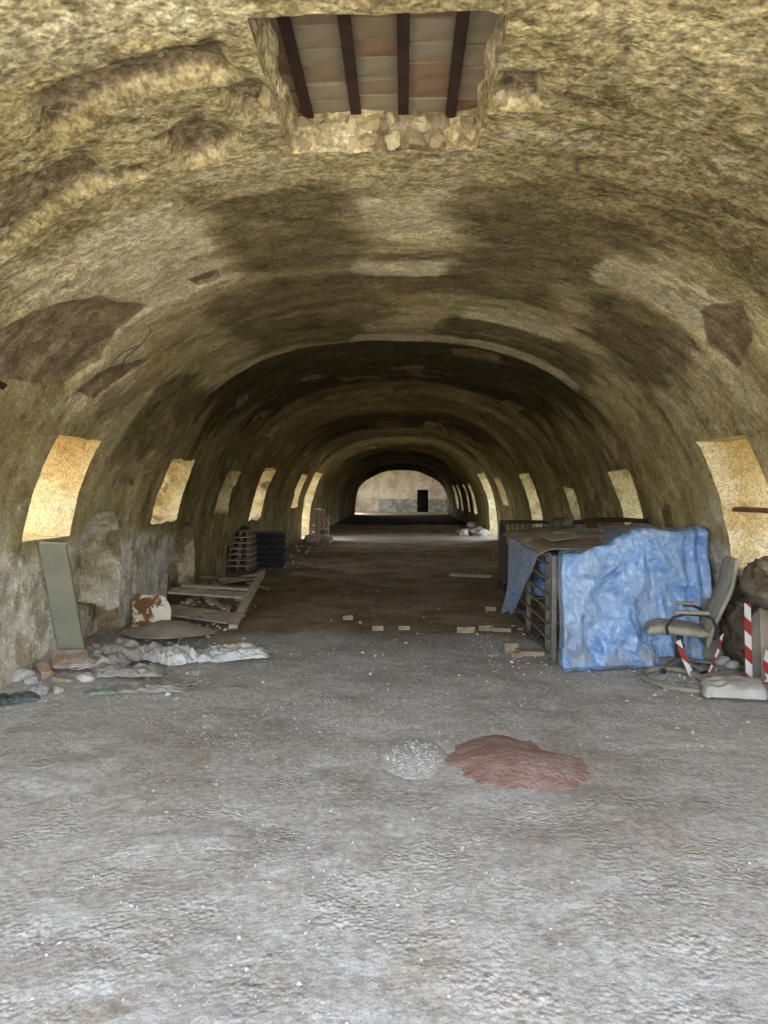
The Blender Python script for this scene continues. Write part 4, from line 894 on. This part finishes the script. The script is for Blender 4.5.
# stack of pallets of slats + black trays
SS = 'stacked wooden slat pallets'
ords = ['lowest', 'second', 'third', 'fourth', 'fifth', 'sixth', 'topmost']
for k in range(7):
    t = thing('slat_pallet', 'grey slatted wooden pallet by the wall, %s from the floor in its stack' % ords[k] if 0 < k < 6 else 'grey slatted wooden pallet by the wall, %s of its stack' % ords[k], 'pallet', (-3.20 + 0.012 * k, 14.25, 0.03 + 0.112 * k), 0.03 * (k % 3 - 1), SS)
    for y in (-0.34, -0.2, -0.05, 0.1, 0.25): MB().box((0, y, 0.09), (0.52 - 0.035 * k, 0.11, 0.018), jit=0.003).build('slat', M_WOOD, t)
    for x in (-0.2, 0.0, 0.2): MB().box((x * (1 - 0.06 * k), -0.05, 0.04), (0.06, 0.70, 0.075)).build('runner', M_WOOD2, t)
TS = 'stacked black trays'
for k in range(6):
    t = thing('plastic_tray', ('black plastic tray beside the slatted pallets, %s of its stack' if k in (0, 5) else 'black plastic tray beside the slatted pallets, %s from the floor') % (ords[k] if k < 5 else 'topmost'), 'tray', (-2.79 + r.uniform(-0.012, 0.012), 14.75, 0.012 + 0.122 * k), r.uniform(-0.03, 0.03), TS)
    mb = MB(); mb.box((0, 0, 0.01), (0.62, 0.46, 0.02)); mb.build('bottom', M_TRAY, t)
    for c, s_ in (((0, -0.23, 0.05), (0.66, 0.02, 0.085)), ((0, 0.23, 0.05), (0.66, 0.02, 0.085)), ((-0.32, 0, 0.05), (0.02, 0.46, 0.085)), ((0.32, 0, 0.05), (0.02, 0.46, 0.085))): MB().box(c, s_).build('side', M_TRAY, t)
    mb = MB()
    for c, s_ in (((0, -0.245, 0.10), (0.74, 0.05, 0.024)), ((0, 0.245, 0.10), (0.74, 0.05, 0.024)), ((-0.35, 0, 0.10), (0.05, 0.46, 0.024)), ((0.35, 0, 0.10), (0.05, 0.46, 0.024))): mb.box(c, s_)
    mb.build('rim', M_TRAYRIM, t, bevel=0.005)
# limed brick pillar and far rubble
PIL = thing('brick_pillar', 'ruined limed brick pillar standing by the far doorway', 'pillar', (-2.60, 22.6, 0))
for c in range(10):
    for k in range(3 if c < 8 else 2):
        o = MB().box((0, 0, 0.048), (0.155, 0.30, 0.092), jit=0.008).build('brick', M_LIME, PIL, (-0.165 + k * 0.165 + (c % 2) * 0.03, r.uniform(-0.03, 0.03), c * 0.10))
for nm, cx, cy, nn, sp, lb in (('rubble_heap', 2.42, 25.6, 16, 0.5, 'heap of pale broken stones beside the far doorway'), ('rubble_heap', -2.5, 21.6, 12, 0.6, 'low heap of broken stones before the brick pillar')):
    t = thing(nm, lb, 'rubble', (cx, cy, 0))
    for i in range(nn):
        d = r.uniform(0.15, 0.36); x, y = max(-0.42, min(0.30, r.gauss(0, sp * 0.5))), r.gauss(0, 0.4)
        o = stone_mb((d * 1.3, d, d * 0.8), 660 + i).build('stone', M_STONE if i % 3 else M_BRICK, t, (x, y, max(0.05, 0.34 - 0.6 * abs(x)) * r.random() + 0.05)); o.rotation_euler = (0, 0, r.uniform(0, 3))
# bricks and a board on the open floor
FB = 'bricks on the floor'
for px, py, dm, rz, lb in ((348, 619, (0.13, 0.11, 0.06), 0.05, 'whitish half brick, farthest of the floor bricks towards the left wall'), (378, 629, (0.13, 0.12, 0.06), 0.0, 'brown half brick between two paler bricks on the open floor'), (404, 629, (0.14, 0.10, 0.05), 0.1, 'small pale brick at the middle of the open floor'), (466, 632, (0.20, 0.12, 0.07), -0.05, 'brown brick leftmost of the row leading to the rack'), (485, 630, (0.16, 0.11, 0.06), 0.12, 'pale brick second in the row leading to the rack'), (500, 631, (0.22, 0.11, 0.05), 0.02, 'long brown brick nearest the rack in the row'), (490, 610, (0.14, 0.10, 0.05), 0.0, 'lone flat brick beyond the row, near the hanging blue sheet'), (510, 652, (0.14, 0.12, 0.10), 0.1, 'upright brown brick block standing before the rack post'), (517, 657, (0.09, 0.07, 0.05), 0.6, 'small brick chunk leaning by the upright brick block'), (530, 655, (0.26, 0.12, 0.05), 0.05, 'flat grey brick at the foot of the rack post')):
    piece('brick', px, py, dm, rz, M_BRICK, lb, 'brick', FB, (r.uniform(-.06, .06), r.uniform(-.06, .06)), 0.0, 0.006)
mb = MB(); a, b = G(451, 576), G(490, 578); mb.beam(a + Vector((0, 0, 0.03)), b + Vector((0, 0, 0.025)), 0.22, 0.025, jit=0.01); one(mb, 'loose_plank', simple('pale_wood', (0.50, 0.46, 0.38), (0.60, 0.56, 0.48)), 'pale plank lying flat on the brown floor beyond the bricks', 'plank')

# ------------------------------------------------------------------ powder and gravel
def mound(cx, cy, rx, ry, h, seed, n=90, edge=0.18):
    u, v = np.meshgrid(np.linspace(-1.25, 1.25, n), np.linspace(-1.25, 1.25, n), indexing='ij')
    a = np.arctan2(v, u); rr = np.hypot(u, v) / (1 + edge * fbm(np.cos(a) * 1.5, np.sin(a) * 1.5, seed, 3, seed))
    hgt = h * np.clip(1 - rr, -0.3, 1) ** 1.0 if False else h * np.where(rr < 1, (1 - rr ** 2), -(rr - 1) * 1.5)
    X = cx + u * rx; Yy = cy + v * ry; Z = fz(X, Yy) + hgt + 0.22 * h * fbm(X * 9, Yy * 9, 0, 4, seed + 1) * (rr < 1.1) + 0.004
    Z = np.where(rr < 1.12, Z, -0.06)
    mb = MB().grid(np.stack([X, Yy, Z], -1)); keepf = []
    R_ = rr.reshape(-1)
    mb.f = [f for f in mb.f if min(R_[i] for i in f) < 1.12]
    return mb
one(mound(0.655, 4.22, 0.375, 0.38, 0.055, 701, edge=0.30), 'red_powder_pile', M_RED, 'low mound of reddish brown powder on the grey floor', 'powder pile', smooth=True)
def chips(spots, name, mat, label, cat, seed, top=False):
    rg = np.random.default_rng(seed); V = []; F = []; octv = np.array([(1, 0, 0), (-1, 0, 0), (0, 1, 0), (0, -1, 0), (0, 0, 1), (0, 0, -1)], float)
    octf = np.array([(0, 2, 4), (2, 1, 4), (1, 3, 4), (3, 0, 4), (2, 0, 5), (1, 2, 5), (3, 1, 5), (0, 3, 5)])
    for i, (x, y, s_, zo) in enumerate(spots):
        q = octv * (s_ * rg.uniform(0.5, 1.2, 3)) * np.array([1, 1, 0.6]) + rg.uniform(-0.25, 0.25, (6, 3)) * s_
        a = rg.uniform(0, 6.28); c, s2 = math.cos(a), math.sin(a)
        q = np.stack([q[:, 0] * c - q[:, 1] * s2, q[:, 0] * s2 + q[:, 1] * c, q[:, 2]], -1)
        V.append(q + np.array([x, y, zo])); F.append(octf + 6 * i)
    V = np.concatenate(V); F = np.concatenate(F)
    me = bpy.data.meshes.new(name); me.from_pydata(V.tolist(), [], F.tolist()); o = link(name, me, mat)
    return tag(o, label, cat, None, 'stuff')
rg = np.random.default_rng(12); sp = []
for i in range(420):
    a, q = rg.uniform(0, 6.28), rg.uniform(0, 1) ** 0.5; x, y = 0.17 * q * math.cos(a), 0.27 * q * math.sin(a); sp.append((x, y, rg.uniform(0.005, 0.017), zf(x + 0.07, y + 4.28) + 0.022 * (1 - q * q) + 0.004))
t = thing('gravel_pile', 'small spread pile of pale gravel beside the red powder', 'gravel', (0.07, 4.28, 0))
mm = mound(0.07, 4.28, 0.18, 0.28, 0.022, 703, 50); mm.v = [(p[0] - 0.07, p[1] - 4.28, p[2]) for p in mm.v]; mm.build('lime_bed', M_GRAV, t, smooth=True)
o = chips(sp, 'gravel_chips', M_GRAV, None, None, 13); o.parent = t
sp = []
def scatter(n, x0, x1, y0, y1, s0, s1, clump=0.0):
    k = 0
    while k < n:
        x, y = rg.uniform(x0, x1), rg.uniform(y0, y1)
        if clump and fbm(x * 1.1, y * 1.1, 2.0, 3, 801) < clump: continue
        s_ = s0 + (s1 - s0) * rg.uniform(0, 1) ** 3; sp.append((x, y, s_, zf(x, y) + s_ * 0.2)); k += 1
scatter(3200, -3.0, 2.9, 2.0, 5.5, 0.002, 0.012, -0.1); scatter(700, -3.0, 2.9, 4.5, 8.0, 0.004, 0.02, 0.0)
scatter(420, -3.15, -1.6, 5.4, 7.6, 0.006, 0.032); scatter(260, -3.1, -2.0, 7.6, 10.6, 0.008, 0.04)
scatter(240, 0.8, 1.9, 6.2, 8.6, 0.006, 0.026); scatter(260, 1.9, 2.95, 5.5, 6.6, 0.006, 0.026); scatter(160, 2.08, 2.40, 5.75, 6.2, 0.010, 0.028)
scatter(130, -3.0, 2.9, 8.0, 14.0, 0.006, 0.025, 0.1); scatter(120, -2.9, 2.8, 14.0, 26.0, 0.015, 0.05, 0.1)
scatter(60, -0.4, 1.4, 4.6, 8.2, 0.008, 0.02); scatter(120, -3.0, -2.0, 14, 22, 0.02, 0.09)
chips(sp, 'stone_chips', M_GRAV, 'pale stone chips strewn over the dirt floor', 'stone chips', 14)

# ------------------------------------------------------------------ small things on the vault
p, n_, tdir = vpt(2.43, 4.62, 0.0); mb = MB(); q, _, _ = vpt(2.47, 4.40, 0.0); mb.beam(vpt(2.43, 4.42, 0.015)[0], vpt(2.40, 4.68, 0.015)[0], 0.045, 0.02, tuple(n_)); one(mb, 'iron_plate', M_IRON, 'short black iron plate fixed low on the vault under the large bare patch', 'plate')
mb = MB(); mb.tube([vpt(3.30, 5.55, 0.0)[0], vpt(3.28, 5.55, 0.07)[0], vpt(3.15, 5.60, 0.09)[0], vpt(2.95, 5.72, 0.05)[0], vpt(2.82, 5.85, 0.06)[0]], 0.004, 6); mb.tube([vpt(3.15, 5.60, 0.09)[0], vpt(3.0, 5.55, 0.07)[0], vpt(2.85, 5.62, 0.05)[0]], 0.004, 6)
one(mb, 'hanging_wire', M_DARKSTEEL, 'thin dark wire dangling from the vault above the near left window', 'wire')
mb = MB(); mb.beam(vpt(1.75, 7.5, 0.0)[0], vpt(1.95, 7.65, 0.20)[0], 0.022, 0.02); mb.tube([vpt(1.72, 7.40, 0.02)[0], vpt(1.78, 7.52, 0.06)[0], vpt(1.70, 7.72, 0.03)[0]], 0.016, 6)
one(mb, 'wall_hook', M_WOOD2, 'small hook with a stick jutting from the wall above the arched niche', 'hook')
mb = MB(); mb.tube([vpt(7.0, 13.0, 0.0)[0], vpt(6.8, 13.1, 0.12)[0], vpt(7.05, 13.2, 0.18)[0]], 0.006, 6); one(mb, 'vault_wire', M_DARKSTEEL, 'dark wire loop hanging from the vault deep in the tunnel', 'wire')
for s_, y_, lb in ((6.05, 4.2, 'short dark nail in the vault right of the opening'), (4.95, 4.35, 'small dark nail in the vault left of the pale strip'), (6.2, 3.6, 'bent nail in the vault beside the opening')):
    mb = MB(); mb.tube([vpt(s_, y_, 0.0)[0], vpt(s_ + 0.01, y_ + 0.02, 0.06)[0]], 0.006, 6); one(mb, 'nail', M_DARKSTEEL, lb, 'nail', 'nails in the vault')
